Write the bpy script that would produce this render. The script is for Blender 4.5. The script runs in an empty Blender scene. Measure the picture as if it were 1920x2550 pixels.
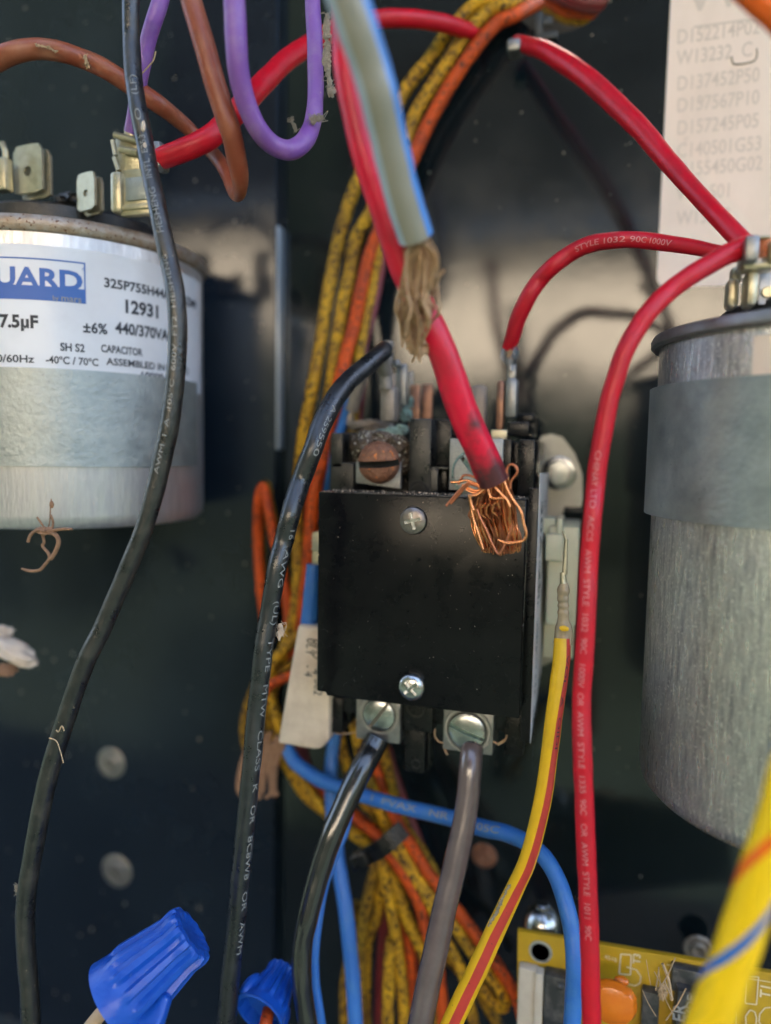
import bpy, bmesh, math, random
from mathutils import Vector, Matrix, noise as mnoise
random.seed(11)
R_ = math.radians
SC = bpy.context.scene
COL = SC.collection
U = 0.01                                   # geometry is authored in centimetres

# ------------------------------------------------------------------ camera
F = 1770.0
YAW, PITCH, ROLL = R_(16), R_(-5), R_(1.0)
CAMROT = (Matrix.Rotation(YAW, 3, 'Z') @ Matrix.Rotation(R_(90) + PITCH, 3, 'X') @ Matrix.Rotation(ROLL, 3, 'Z'))
cd = bpy.data.cameras.new('camera'); cam = bpy.data.objects.new('camera', cd); COL.objects.link(cam)
cam.rotation_euler = CAMROT.to_euler()
cd.sensor_fit = 'VERTICAL'; cd.sensor_height = 36; cd.sensor_width = 36; cd.lens = 36 * F / 2550
cd.clip_start = 0.01; cd.clip_end = 500
cd.dof.use_dof = True; cd.dof.focus_distance = 0.163; cd.dof.aperture_fstop = 5.2; cd.dof.aperture_blades = 0
SC.camera = cam
SC.unit_settings.system = 'METRIC'

# ------------------------------------------------------------------ light
SUN_EL, SUN_AZ = R_(38), R_(12)            # the sun stands behind the cabinet; the cabinet's inside is in open shade
w = bpy.data.worlds.new('World'); SC.world = w; w.use_nodes = True
nt = w.node_tree; bg = nt.nodes['Background']
sky = nt.nodes.new('ShaderNodeTexSky'); sky.sky_type = 'NISHITA'; sky.sun_disc = False
sky.sun_elevation = SUN_EL; sky.sun_rotation = SUN_AZ; sky.air_density = 1.0; sky.dust_density = 6.0; sky.ozone_density = .6
nt.links.new(sky.outputs[0], bg.inputs[0]); bg.inputs[1].default_value = 0.15
sl = bpy.data.lights.new('sun', 'SUN'); sl.energy = 5.0; sl.angle = R_(0.5); sl.color = (1, .90, .76)
so = bpy.data.objects.new('sun', sl); COL.objects.link(so)
sd = Vector((math.sin(SUN_AZ) * math.cos(SUN_EL), math.cos(SUN_AZ) * math.cos(SUN_EL), math.sin(SUN_EL)))
so.rotation_euler = sd.to_track_quat('Z', 'Y').to_euler()
SC.view_settings.view_transform = 'Standard'; SC.view_settings.look = 'None'
SC.view_settings.exposure = 3.1; SC.view_settings.gamma = 1.0

# ------------------------------------------------------------------ pixel <-> place
def ray(px, py):
    return CAMROT @ Vector(((px - 960) / F, -(py - 1275) / F, -1))
def at(px, py, Y):
    d = ray(px, py); return d * (Y / d.y)
FWD = CAMROT @ Vector((0, 0, -1))
def rad(p, wpx): return wpx * 0.5 / F * p.dot(FWD)
def to_px(p):
    c = CAMROT.transposed() @ p
    return (960 + F * c.x / -c.z, 1275 - F * c.y / -c.z)

# ------------------------------------------------------------------ materials
def mat(name, col, rough=.5, metal=0., col2=None, nscale=3., namt=.5, stretch=(1,1,1), bump=0., bscale=30.,
        spots=None, spot_scale=8., spot_thr=.62, spot_w=.06, rough2=None, coat=0., trans=0., sss=0., spec=.5, bstretch=None, ior=1.5, detail=6., alpha=1., topdust=0., endstain=None):
    m = bpy.data.materials.new(name); m.use_nodes = True
    t = m.node_tree; N = t.nodes; L = t.links; b = N['Principled BSDF']
    b.inputs['Roughness'].default_value = rough; b.inputs['Metallic'].default_value = metal
    b.inputs['Coat Weight'].default_value = coat; b.inputs['Coat Roughness'].default_value = .12
    b.inputs['Transmission Weight'].default_value = trans; b.inputs['IOR'].default_value = ior
    b.inputs['Specular IOR Level'].default_value = spec
    b.inputs['Alpha'].default_value = alpha
    if sss: b.inputs['Subsurface Weight'].default_value = sss; b.inputs['Subsurface Radius'].default_value = (.002, .001, .001); b.inputs['Subsurface Scale'].default_value = .5
    tc = N.new('ShaderNodeTexCoord'); mp = N.new('ShaderNodeMapping'); mp.inputs['Scale'].default_value = [100 * s for s in stretch]
    L.new(tc.outputs['Object'], mp.inputs[0]); vec = mp.outputs[0]
    out = None
    c1 = tuple(col) + (1,)
    b.inputs['Base Color'].default_value = c1
    if col2 is not None:
        n = N.new('ShaderNodeTexNoise'); n.inputs['Scale'].default_value = nscale; n.inputs['Detail'].default_value = detail; n.inputs['Roughness'].default_value = .65
        L.new(vec, n.inputs[0])
        r = N.new('ShaderNodeValToRGB'); r.color_ramp.elements[0].position = .5 - .22 * (2 * namt if namt < .5 else 1) ; r.color_ramp.elements[1].position = .5 + .2
        if namt < .5: r.color_ramp.elements[0].position = .42 + .2 * (0.5 - namt); r.color_ramp.elements[1].position = .8
        r.color_ramp.elements[0].color = c1; r.color_ramp.elements[1].color = tuple(col2) + (1,)
        L.new(n.outputs[0], r.inputs[0]); out = r.outputs[0]
        if rough2 is not None:
            mr = N.new('ShaderNodeMapRange'); mr.inputs[1].default_value = .35; mr.inputs[2].default_value = .65
            mr.inputs[3].default_value = rough; mr.inputs[4].default_value = rough2
            L.new(n.outputs[0], mr.inputs[0]); L.new(mr.outputs[0], b.inputs['Roughness'])
    if spots is not None:
        n = N.new('ShaderNodeTexNoise'); n.inputs['Scale'].default_value = spot_scale; n.inputs['Detail'].default_value = 4; n.inputs['Roughness'].default_value = .6
        m2 = N.new('ShaderNodeMapping'); m2.inputs['Scale'].default_value = (100, 100, 100); m2.inputs['Location'].default_value = (3.1, 7.7, 1.3); L.new(tc.outputs['Object'], m2.inputs[0]); L.new(m2.outputs[0], n.inputs[0])
        mr = N.new('ShaderNodeMapRange'); mr.inputs[1].default_value = spot_thr; mr.inputs[2].default_value = spot_thr + spot_w; L.new(n.outputs[0], mr.inputs[0])
        mx = N.new('ShaderNodeMix'); mx.data_type = 'RGBA'; L.new(mr.outputs[0], mx.inputs[0])
        if out: L.new(out, mx.inputs[6])
        else: mx.inputs[6].default_value = c1
        mx.inputs[7].default_value = tuple(spots) + (1,); out = mx.outputs[2]
    if endstain:                              # a stain spreading from the thing's own base point
        vl = N.new('ShaderNodeVectorMath'); vl.operation = 'LENGTH'; L.new(tc.outputs['Object'], vl.inputs[0])
        n = N.new('ShaderNodeTexNoise'); n.inputs['Scale'].default_value = 160; n.inputs['Detail'].default_value = 5; L.new(tc.outputs['Object'], n.inputs[0])
        a1 = N.new('ShaderNodeMapRange'); a1.inputs[1].default_value = 0; a1.inputs[2].default_value = endstain[0] * .01; a1.inputs[3].default_value = .34; a1.inputs[4].default_value = -.08; L.new(vl.outputs['Value'], a1.inputs[0])
        ad = N.new('ShaderNodeMath'); L.new(a1.outputs[0], ad.inputs[0]); L.new(n.outputs[0], ad.inputs[1])
        a2 = N.new('ShaderNodeMapRange'); a2.inputs[1].default_value = .60; a2.inputs[2].default_value = .80; a2.inputs[4].default_value = .9; L.new(ad.outputs[0], a2.inputs[0])
        mx = N.new('ShaderNodeMix'); mx.data_type = 'RGBA'; L.new(a2.outputs[0], mx.inputs[0])
        if out: L.new(out, mx.inputs[6])
        else: mx.inputs[6].default_value = c1
        mx.inputs[7].default_value = tuple(endstain[1]) + (1,); out = mx.outputs[2]
    if topdust:                                # dust settled on upward faces
        ge = N.new('ShaderNodeNewGeometry'); sp = N.new('ShaderNodeSeparateXYZ'); L.new(ge.outputs['Normal'], sp.inputs[0])
        n = N.new('ShaderNodeTexNoise'); n.inputs['Scale'].default_value = 7; n.inputs['Detail'].default_value = 8; n.inputs['Roughness'].default_value = .7; L.new(tc.outputs['Object'], n.inputs[0])
        m4 = N.new('ShaderNodeMapping'); m4.inputs['Scale'].default_value = (100, 100, 100); L.new(tc.outputs['Object'], m4.inputs[0]); L.new(m4.outputs[0], n.inputs[0])
        a1 = N.new('ShaderNodeMapRange'); a1.inputs[1].default_value = .25; a1.inputs[2].default_value = .95; a1.inputs[4].default_value = topdust; L.new(sp.outputs[2], a1.inputs[0])
        a2 = N.new('ShaderNodeMapRange'); a2.inputs[1].default_value = .38; a2.inputs[2].default_value = .66; L.new(n.outputs[0], a2.inputs[0])
        mu = N.new('ShaderNodeMath'); mu.operation = 'MULTIPLY'; L.new(a1.outputs[0], mu.inputs[0]); L.new(a2.outputs[0], mu.inputs[1])
        mx = N.new('ShaderNodeMix'); mx.data_type = 'RGBA'; L.new(mu.outputs[0], mx.inputs[0])
        if out: L.new(out, mx.inputs[6])
        else: mx.inputs[6].default_value = c1
        mx.inputs[7].default_value = (.26, .22, .17, 1); out = mx.outputs[2]
    if out: L.new(out, b.inputs['Base Color'])
    if bump:
        n = N.new('ShaderNodeTexNoise'); n.inputs['Scale'].default_value = bscale; n.inputs['Detail'].default_value = 5
        if bstretch:
            m3 = N.new('ShaderNodeMapping'); m3.inputs['Scale'].default_value = [100 * s for s in bstretch]; L.new(tc.outputs['Object'], m3.inputs[0]); L.new(m3.outputs[0], n.inputs[0])
        else: L.new(vec, n.inputs[0])
        bp = N.new('ShaderNodeBump'); bp.inputs['Strength'].default_value = min(bump, 1); bp.inputs['Distance'].default_value = .0006 * max(1, bump)
        L.new(n.outputs[0], bp.inputs['Height']); L.new(bp.outputs[0], b.inputs['Normal'])
    if name in ('added_hedge', 'added_dark_roof', 'dark_ground'): b.inputs['Specular IOR Level'].default_value = 0
    return m

DUST = (.30, .25, .18)
M = {}
M['panel'] = mat('painted_sheet', (.004, .008, .010), .09, ior=1.62, col2=(.008, .014, .017), nscale=.25, namt=.5, bump=.12, bscale=.4, spots=(.12, .12, .10), spot_scale=9, spot_thr=.77, spot_w=.05, rough2=.17)
M['panel_left'] = mat('painted_sheet_left', (.005, .009, .016), .10, ior=1.5, col2=(.012, .020, .029), nscale=.16, namt=.5, bump=.2, bscale=.3, spots=(.16, .16, .13), spot_scale=7, spot_thr=.72, spot_w=.06, rough2=.2)
M['edge'] = mat('sheet_edge', (.42, .47, .52), .35, metal=.5)
M['label'] = mat('aged_label_paper', (.86, .69, .57), .45, col2=(.76, .60, .48), nscale=.6, namt=.4, stretch=(1, 1, .4), spots=(.48, .38, .28), spot_scale=1.2, spot_thr=.68, spot_w=.1)
M['print_faded'] = mat('faded_print', (.69, .555, .455), .6)
M['print_white'] = mat('white_print', (.25, .25, .24), .6)
M['print_pale'] = mat('pale_print', (.60, .20, .20), .6)
M['print_black'] = mat('black_print', (.02, .022, .03), .5)
M['print_blue'] = mat('blue_print', (.03, .11, .38), .45)
M['label_white'] = mat('white_label', (.66, .66, .69), .35, col2=(.58, .57, .60), nscale=.8, namt=.4, spots=(.35, .2, .12), spot_scale=5, spot_thr=.80, spot_w=.03, coat=.15)
M['black_wire'] = mat('black_insulation', (.009, .010, .012), .24, col2=(.026, .027, .029), nscale=3, namt=.4, bump=.12, bscale=16, spots=(.20, .17, .13), spot_scale=13, spot_thr=.74, spot_w=.04, rough2=.38, spec=.85)
M['black_wire_dusty'] = mat('dusty_black_insulation', (.009, .009, .0095), .25, col2=(.050, .042, .030), nscale=2.2, namt=.4, bump=.25, bscale=12, spots=(.26, .20, .12), spot_scale=8, spot_thr=.68, spot_w=.06, rough2=.45, spec=.85)
M['red'] = mat('red_insulation', (.62, .003, .018), .32, col2=(.46, .008, .02), nscale=1.2, namt=.5, detail=8., bump=.10, bscale=10, spots=(.32, .10, .08), spot_scale=12, spot_thr=.72, spot_w=.04, spec=.45, rough2=.48)
M['red_dirty'] = mat('sooty_red_insulation', (.66, .006, .035), .34, col2=(.30, .02, .03), nscale=.8, namt=.4, bump=.1, bscale=12, spots=(.10, .03, .03), spot_scale=1.6, spot_thr=.66, spot_w=.12, spec=.4, endstain=(2.6, (.035, .022, .022)))
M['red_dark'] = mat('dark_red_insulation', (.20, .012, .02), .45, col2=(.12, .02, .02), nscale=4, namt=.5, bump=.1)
M['purple'] = mat('purple_insulation', (.22, .085, .36), .4, col2=(.28, .16, .36), nscale=2.5, namt=.4, bump=.12, bscale=18, spots=(.40, .32, .34), spot_scale=6, spot_thr=.70, spot_w=.06)
M['brown'] = mat('rusty_brown_insulation', (.26, .055, .022), .42, col2=(.38, .16, .085), nscale=1.0, namt=.45, bump=.14, bscale=14, spots=(.5, .36, .2), spot_scale=9, spot_thr=.76, spot_w=.03)
M['yellow_old'] = mat('grimy_yellow_insulation', (.78, .42, .012), .6, col2=(.20, .09, .012), nscale=1.5, namt=.5, detail=9., bump=.6, bscale=12, spots=(.045, .022, .008), spot_scale=7, spot_thr=.515, spot_w=.08, spec=.3)
M['yellow_dim'] = mat('browned_yellow_insulation', (.50, .27, .015), .7, col2=(.12, .055, .010), nscale=1.5, namt=.5, detail=9., bump=.6, bscale=12, spots=(.035, .018, .008), spot_scale=7, spot_thr=.51, spot_w=.08, spec=.25)
M['orange_old'] = mat('grimy_orange_insulation', (.76, .10, .006), .55, col2=(.28, .035, .008), nscale=1.5, namt=.5, detail=9., bump=.5, bscale=12, spots=(.09, .025, .01), spot_scale=7, spot_thr=.55, spot_w=.08, spec=.3)
M['yellow'] = mat('yellow_insulation', (.80, .47, .004), .4, col2=(.72, .40, .01), nscale=3, bump=.08, spots=(.16, .08, .01), spot_scale=8, spot_thr=.70, spot_w=.05)
M['yellow_clean'] = mat('bright_yellow_insulation', (.90, .55, .003), .35)
M['stripe_red'] = mat('red_stripe', (.55, .045, .03), .42, col2=(.45, .04, .03), nscale=3, spots=(.14, .03, .02), spot_scale=8, spot_thr=.68, spot_w=.05)
M['stripe_orange'] = mat('orange_stripe', (.85, .13, .004), .4)
M['stripe_blue'] = mat('blue_stripe', (.02, .13, .42), .35)
M['orange'] = mat('orange_insulation', (.85, .13, .006), .35)
M['blue'] = mat('blue_insulation', (.03, .15, .48), .38, col2=(.06, .20, .45), nscale=3, namt=.4, bump=.1, bscale=16, spots=(.35, .38, .42), spot_scale=9, spot_thr=.74, spot_w=.04)
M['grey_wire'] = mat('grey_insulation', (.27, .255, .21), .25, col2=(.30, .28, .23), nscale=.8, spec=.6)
M['glint_pale'] = mat('painted_pale_sky_glint', (.36, .45, .54), .25)  # sky sheen on the grey cable's left edge, put into the colour
M['glint_blue'] = mat('painted_blue_sky_glint', (.07, .24, .60), .25)  # blue sky reflection on the grey cable's right edge, painted as a stripe
M['mauve_wire'] = mat('sun_bleached_grey_insulation', (.105, .070, .066), .22, col2=(.14, .10, .092), nscale=1.5, spec=1., bump=.05, bscale=10, coat=.25)
M['black_gloss'] = mat('glossy_black_insulation', (.010, .010, .010), .19, col2=(.018, .017, .016), nscale=2, spec=1., bump=.04, bscale=10, coat=.2, spots=(.3, .3, .3), spot_scale=12, spot_thr=.80, spot_w=.02)
M['tape'] = mat('brown_frayed_tape', (.30, .17, .08), .85, col2=(.40, .25, .13), nscale=6)
M['copper'] = mat('bare_copper', (.98, .43, .19), .24, metal=1., col2=(.88, .32, .13), nscale=9, namt=.5)
M['copper_dark'] = mat('dulled_copper', (.62, .22, .11), .34, metal=.9, col2=(.42, .15, .08), nscale=9, namt=.5)
M['copper_old'] = mat('tarnished_copper', (.42, .21, .10), .6, metal=.1, col2=(.56, .40, .25), nscale=6, namt=.5)
M['fibre'] = mat('tan_frayed_fibre', (.56, .36, .20), .75, col2=(.36, .27, .16), nscale=3)
M['lint'] = mat('grey_lint', (.36, .31, .24), .9, col2=(.22, .18, .13), nscale=14, bump=.6)
M['root'] = mat('dried_root', (.35, .19, .10), .8, col2=(.22, .11, .06), nscale=10, bump=.5)
M['alu'] = mat('can_aluminium', (.68, .66, .65), .33, metal=.78, col2=(.50, .48, .49), nscale=5, stretch=(1, 1, .16), namt=.5, bump=.25, bscale=16, rough2=.46)
M['alu_worn'] = mat('worn_can_aluminium', (.97, .94, .89), .24, metal=.92, col2=(.33, .32, .34), nscale=5, stretch=(2.2, 2.2, .28), namt=.5, detail=9., bump=.5, bscale=24, bstretch=(1, 1, .4), rough2=.4, spots=(.98, .95, .9), spot_scale=14, spot_thr=.60, spot_w=.03)
M['zinc'] = mat('galvanised_band', (.25, .28, .28), .38, metal=.7, col2=(.42, .44, .42), nscale=1.8, namt=.5, detail=9., spots=(.14, .15, .15), spot_scale=12, spot_thr=.68, spot_w=.04, bump=.25, bscale=9, rough2=.52)
M['rim_rust'] = mat('rust_speckled_rim', (.44, .40, .35), .45, metal=.6, col2=(.30, .19, .11), nscale=3, namt=.5, spots=(.13, .045, .018), spot_scale=10, spot_thr=.60, spot_w=.04, bump=.35, bscale=16)
M['hair'] = mat('fine_grey_scuff', (.045, .043, .04), .6)
M['rim'] = mat('steel_rim', (.34, .33, .32), .4, metal=.85, col2=(.26, .24, .23), nscale=5, bump=.2)
M['phenolic'] = mat('black_phenolic', (.010, .010, .011), .35, col2=(.05, .038, .032), nscale=4, namt=.42, bump=.3, bscale=14, spots=(.22, .14, .11), spot_scale=7, spot_thr=.68, spot_w=.08)
M['tin'] = mat('tinned_brass', (.60, .55, .39), .34, metal=.75, col2=(.46, .40, .27), nscale=5, bump=.2, bscale=12)
M['tin_grey'] = mat('dull_tin', (.36, .36, .35), .38, metal=.75, col2=(.24, .23, .22), nscale=5, bump=.2, bscale=12)
M['plastic'] = mat('moulded_black_plastic', (.005, .005, .006), .22, col2=(.010, .010, .010), nscale=2.5, namt=.45, bump=.10, bscale=24, spots=(.20, .18, .15), spot_scale=16, spot_thr=.76, spot_w=.03, rough2=.35, spec=.35, topdust=.8)
M['plastic_dusty'] = mat('dusty_black_plastic', (.008, .0078, .0075), .24, col2=(.045, .040, .033), nscale=2.5, namt=.45, detail=9., bump=.2, bscale=16, spots=(.26, .23, .18), spot_scale=13, spot_thr=.68, spot_w=.05, rough2=.42, spec=.55, topdust=1.0)
M['cover'] = mat('black_cover_sheet', (.0035, .0035, .0045), .13, col2=(.008, .008, .008), nscale=1.3, namt=.5, detail=9., bump=.07, bscale=22, spots=(.10, .10, .09), spot_scale=18, spot_thr=.73, spot_w=.05, spec=.2, topdust=.8, rough2=.24)
M['rust'] = mat('rusted_steel', (.15, .058, .030), .5, metal=.3, col2=(.36, .17, .10), nscale=4, namt=.5, detail=9., bump=1.2, bscale=10, spots=(.70, .20, .04), spot_scale=8, spot_thr=.62, spot_w=.04)
M['corroded'] = mat('corroded_metal', (.022, .016, .012), .5, metal=.15, col2=(.15, .10, .065), nscale=3, namt=.5, bump=.8, bscale=9, spots=(.70, .66, .55), spot_scale=13, spot_thr=.59, spot_w=.025)
M['verdigris'] = mat('verdigris', (.13, .25, .215), .85, col2=(.36, .45, .38), nscale=14, bump=1.2, bscale=16, spots=(.08, .06, .05), spot_scale=8, spot_thr=.57, spot_w=.06)
M['screw'] = mat('zinc_screw', (.56, .58, .58), .24, metal=1., col2=(.40, .40, .40), nscale=8, bump=.1, bscale=14)
M['screw_dull'] = mat('dull_screw', (.33, .30, .28), .36, metal=.9, col2=(.22, .18, .16), nscale=8, bump=.25, bscale=14)
M['lug'] = mat('plated_lug', (.44, .43, .40), .45, metal=.8, col2=(.30, .30, .28), nscale=16, namt=.5, bump=.35, bscale=26)
M['burnt'] = mat('burnt_terminal', (.23, .20, .175), .42, metal=.35, col2=(.34, .28, .23), nscale=5, bump=.4, bscale=12)
M['burnt_copper'] = mat('heat_stained_copper', (.12, .07, .065), .45, metal=.6, col2=(.50, .24, .13), nscale=2.2, namt=.5, bump=.2)
M['clear'] = mat('clear_sleeve', (.75, .72, .68), .2, trans=.85, ior=1.4)
M['sleeve_tan'] = mat('amber_clear_sleeve', (.50, .36, .20), .25, trans=.45, col2=(.62, .48, .30), nscale=5, bump=.3, bscale=9)
M['nylon'] = mat('milky_nylon', (.62, .62, .47), .35, sss=.3, col2=(.54, .54, .40), nscale=1)
M['tag'] = mat('stained_white_tag', (.72, .58, .44), .5, col2=(.50, .36, .25), nscale=1.1, namt=.42, bump=.35, bscale=3, spots=(.22, .16, .1), spot_scale=8, spot_thr=.76, spot_w=.03)
M['sticker'] = mat('side_sticker', (.93, .88, .86), .7)
M['nut_blue'] = mat('blue_wire_nut_plastic', (.006, .060, .36), .3, col2=(.010, .085, .42), nscale=3, bump=.15, bscale=14, spots=(.36, .36, .34), spot_scale=7, spot_thr=.72, spot_w=.03, spec=.45)
M['pcb'] = mat('pcb_laminate', (.55, .33, .012), .35, col2=(.44, .26, .012), nscale=1.2, bump=.05, coat=.2)
M['silk'] = mat('silkscreen', (.72, .62, .42), .6)
M['ceramic'] = mat('orange_ceramic', (.78, .20, .008), .25, col2=(.68, .15, .008), nscale=2, bump=.15, bscale=5, coat=.4)
M['relay'] = mat('dusty_relay_plastic', (.03, .032, .034), .35, col2=(.14, .13, .12), nscale=3, namt=.42, bump=.2, bscale=14, spots=(.4, .38, .34), spot_scale=9, spot_thr=.70, spot_w=.05)
M['white_plastic'] = mat('ivory_connector', (.58, .52, .43), .4, col2=(.48, .42, .34), nscale=2)
M['plate'] = mat('zinc_plate', (.46, .45, .39), .4, metal=.4, col2=(.38, .37, .32), nscale=1.5)
M['sealant'] = mat('white_sealant', (.64, .53, .43), .7, col2=(.50, .38, .28), nscale=2, bump=.5, bscale=6, spots=(.35, .17, .06), spot_scale=1.3, spot_thr=.62, spot_w=.1)
M['added_wall_mat'] = mat('added_wall', (.62, .57, .49), .8)
M['added_roof_mat'] = mat('added_dark_roof', (.007, .007, .007), .8)
M['added_hedge'] = mat('added_hedge', (.012, .017, .014), .8, col2=(.02, .026, .02), nscale=.05)
M['ground'] = mat('dark_ground', (.034, .045, .036), .9, col2=(.02, .03, .026), nscale=.02)
M['cabinet'] = mat('cabinet_paint', (.03, .035, .035), .5)
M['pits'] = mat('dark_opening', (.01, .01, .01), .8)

# ------------------------------------------------------------------ geometry helpers
ORG = {}
class G:
    def __init__(s): s.bm = bmesh.new(); s.mi = 0
    def _add(s, vs, fs, mi=None):
        bv = [s.bm.verts.new(v) for v in vs]
        for f in fs:
            try: nf = s.bm.faces.new([bv[i] for i in f]); nf.material_index = s.mi if mi is None else mi
            except ValueError: pass
        return bv
    def box(s, a, b, bev=0., mtx=None, seg=2):
        a = Vector(a); b = Vector(b); t = bmesh.new(); bmesh.ops.create_cube(t, size=1)
        c = (a + b) / 2; d = b - a
        for v in t.verts: v.co = Vector((v.co.x * d.x, v.co.y * d.y, v.co.z * d.z)) + c
        if bev: bmesh.ops.bevel(t, geom=list(t.edges), offset=min(bev, min(abs(d.x), abs(d.y), abs(d.z)) * .45), segments=seg, profile=.5, affect='EDGES')
        if mtx: t.transform(mtx)
        s.merge(t); return s
    def merge(s, t):
        me = bpy.data.meshes.new('tmp'); t.to_mesh(me); t.free()
        n0 = len(s.bm.faces); s.bm.from_mesh(me); s.bm.faces.ensure_lookup_table()
        for i in range(n0, len(s.bm.faces)): s.bm.faces[i].material_index = s.mi
        bpy.data.meshes.remove(me)
    def prism(s, pts, d, bev=0.):             # pts: 3D polygon (planar), d: extrusion vector
        pts = [Vector(p) for p in pts]; d = Vector(d); t = bmesh.new()
        a = [t.verts.new(p) for p in pts]; b = [t.verts.new(p + d) for p in pts]; n = len(pts)
        t.faces.new(a); t.faces.new(b[::-1])
        for i in range(n): t.faces.new((a[i], b[i], b[(i + 1) % n], a[(i + 1) % n]))
        bmesh.ops.recalc_face_normals(t, faces=t.faces)
        if bev: bmesh.ops.bevel(t, geom=list(t.edges), offset=bev, segments=2, profile=.5, affect='EDGES')
        s.merge(t); return s
    def lathe(s, prof, mtx, n=32, rf=None, ex=1., ey=1., caps=True):     # prof: list of (r, h) along local z
        t = bmesh.new(); rings = []
        for (r, h) in prof:
            ring = []
            for i in range(n):
                a = 2 * math.pi * i / n; rr = r * (rf(a, h) if rf else 1)
                ring.append(t.verts.new((rr * math.cos(a) * ex, rr * math.sin(a) * ey, h)))
            rings.append(ring)
        for A, B in zip(rings, rings[1:]):
            for i in range(n):
                j = (i + 1) % n; t.faces.new((A[i], A[j], B[j], B[i]))
        if caps and prof[0][0] > 1e-5: t.faces.new(rings[0][::-1])
        if caps and prof[-1][0] > 1e-5: t.faces.new(rings[-1])
        bmesh.ops.remove_doubles(t, verts=t.verts, dist=1e-5)
        bmesh.ops.recalc_face_normals(t, faces=t.faces)
        t.transform(mtx); s.merge(t); return s
    def tube(s, pts, rads, n=14, caps=True, stripe=None, twist=None):
        fr = frames(pts); rings = []
        for k, (p, T, Nn, B) in enumerate(fr):
            r = rads[k]; w_ = twist(k / (len(pts) - 1)) if twist else 0
            rings.append([s.bm.verts.new(p + (Nn * math.cos(2 * math.pi * i / n + w_) + B * math.sin(2 * math.pi * i / n + w_)) * r) for i in range(n)])
        for k, (A, Bq) in enumerate(zip(rings, rings[1:])):
            for i in range(n):
                j = (i + 1) % n; f = s.bm.faces.new((A[i], Bq[i], Bq[j], A[j])); f.material_index = s.mi
                if stripe: f.material_index = stripe(i)
        if caps:
            f = s.bm.faces.new(rings[0]); f.material_index = s.mi
            f = s.bm.faces.new(rings[-1][::-1]); f.material_index = s.mi
        return s
    def lump(s, c, r, sc=(1, 1, 1), amp=.3, fr=3., sub=3, seed=0, mtx=None):
        t = bmesh.new(); bmesh.ops.create_icosphere(t, subdivisions=sub, radius=1)
        for v in t.verts:
            n_ = v.co.normalized(); k = 1 + amp * mnoise.noise(n_ * fr + Vector((seed, seed * 1.7, 3))) + amp * .4 * mnoise.noise(n_ * fr * 3 + Vector((seed, 2, 3)))
            v.co = Vector((n_.x * sc[0], n_.y * sc[1], n_.z * sc[2])) * r * k
        if mtx: t.transform(mtx)
        for v in t.verts: v.co += Vector(c)
        s.merge(t); return s

def frames(pts):
    out = []; n = len(pts); up = None
    for i, p in enumerate(pts):
        T = (pts[min(i + 1, n - 1)] - pts[max(i - 1, 0)]).normalized()
        if up is None:
            up = (-p).normalized(); Nn = (up - T * up.dot(T)).normalized()
        else:
            Nn = (up - T * up.dot(T)).normalized()
        up = Nn
        out.append((p, T, Nn, T.cross(Nn)))
    return out
def catmull(P, per=8):
    """P: list of tuples (any length); returns smooth samples"""
    out = []; n = len(P)
    for i in range(n - 1):
        p0 = P[max(i - 1, 0)]; p1 = P[i]; p2 = P[i + 1]; p3 = P[min(i + 2, n - 1)]
        for k in range(per):
            t = k / per
            out.append(tuple(.5 * ((2 * b) + (-a + c) * t + (2 * a - 5 * b + 4 * c - d) * t * t + (-a + 3 * b - 3 * c + d) * t ** 3) for a, b, c, d in zip(p0, p1, p2, p3)))
    out.append(tuple(P[-1])); return out
def wpath(ctrl, per=8):
    """ctrl in (px, py, Y, width px); returns world points and radii"""
    P = []
    Yl = wl = None
    full = []
    for c in ctrl:
        c = tuple(c)
        if len(c) > 2: Yl = c[2]
        if len(c) > 3: wl = c[3]
        full.append((c[0], c[1], Yl, wl))
    W = []
    for (x, y, Y, wd) in full:
        p = at(x, y, Y); W.append((p.x, p.y, p.z, rad(p, wd)))
    S = catmull(W, per); PS = []; RS = []; sd_ = ctrl[0][0] * .37 + ctrl[0][1] * .11
    for q in S:                               # real insulation is never perfectly straight or round
        p = Vector(q[:3]); r = q[3]; k = min(1, r / .12)
        nz = mnoise.noise_vector(p * .9 + Vector((sd_, 0, 0))) * .018 * k + mnoise.noise_vector(p * 2.6 + Vector((0, sd_, 0))) * .006 * k
        PS.append(p + nz); RS.append(r * (1 + .035 * mnoise.noise(p * 2.2 + Vector((0, 0, sd_)))))
    return PS, RS

def build(name, g, m, parent=None, loc=None, flat=False, ang=.6):
    bm = g.bm; me = bpy.data.meshes.new(name)
    o_ = ORG[parent.name] if parent is not None else (Vector(loc) if loc is not None else Vector((0, 0, 0)))
    bmesh.ops.recalc_face_normals(bm, faces=bm.faces) if g.__dict__.get('recalc') else None
    for v in bm.verts: v.co = (v.co - o_) * U
    bm.normal_update()
    for e in bm.edges:
        if len(e.link_faces) == 2 and e.calc_face_angle(0) > ang: e.smooth = False
    for f in bm.faces: f.smooth = not flat
    bm.to_mesh(me); bm.free()
    for x in (m if isinstance(m, (list, tuple)) else [m]): me.materials.append(M[x])
    o = bpy.data.objects.new(name, me); COL.objects.link(o)
    if parent is not None: o.parent = parent
    else: o.location = o_ * U
    ORG[o.name] = o_
    return o
def tag(o, label=None, cat=None, group=None, kind=None):
    if label: o['label'] = label
    if cat: o['category'] = cat
    if group: o['group'] = group
    if kind: o['kind'] = kind
    return o
def thing(name, label, cat, loc, group=None):
    o = bpy.data.objects.new(name, None); COL.objects.link(o); o.empty_display_size = .01
    o.location = Vector(loc) * U; ORG[o.name] = Vector(loc); return tag(o, label, cat, group)

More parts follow.
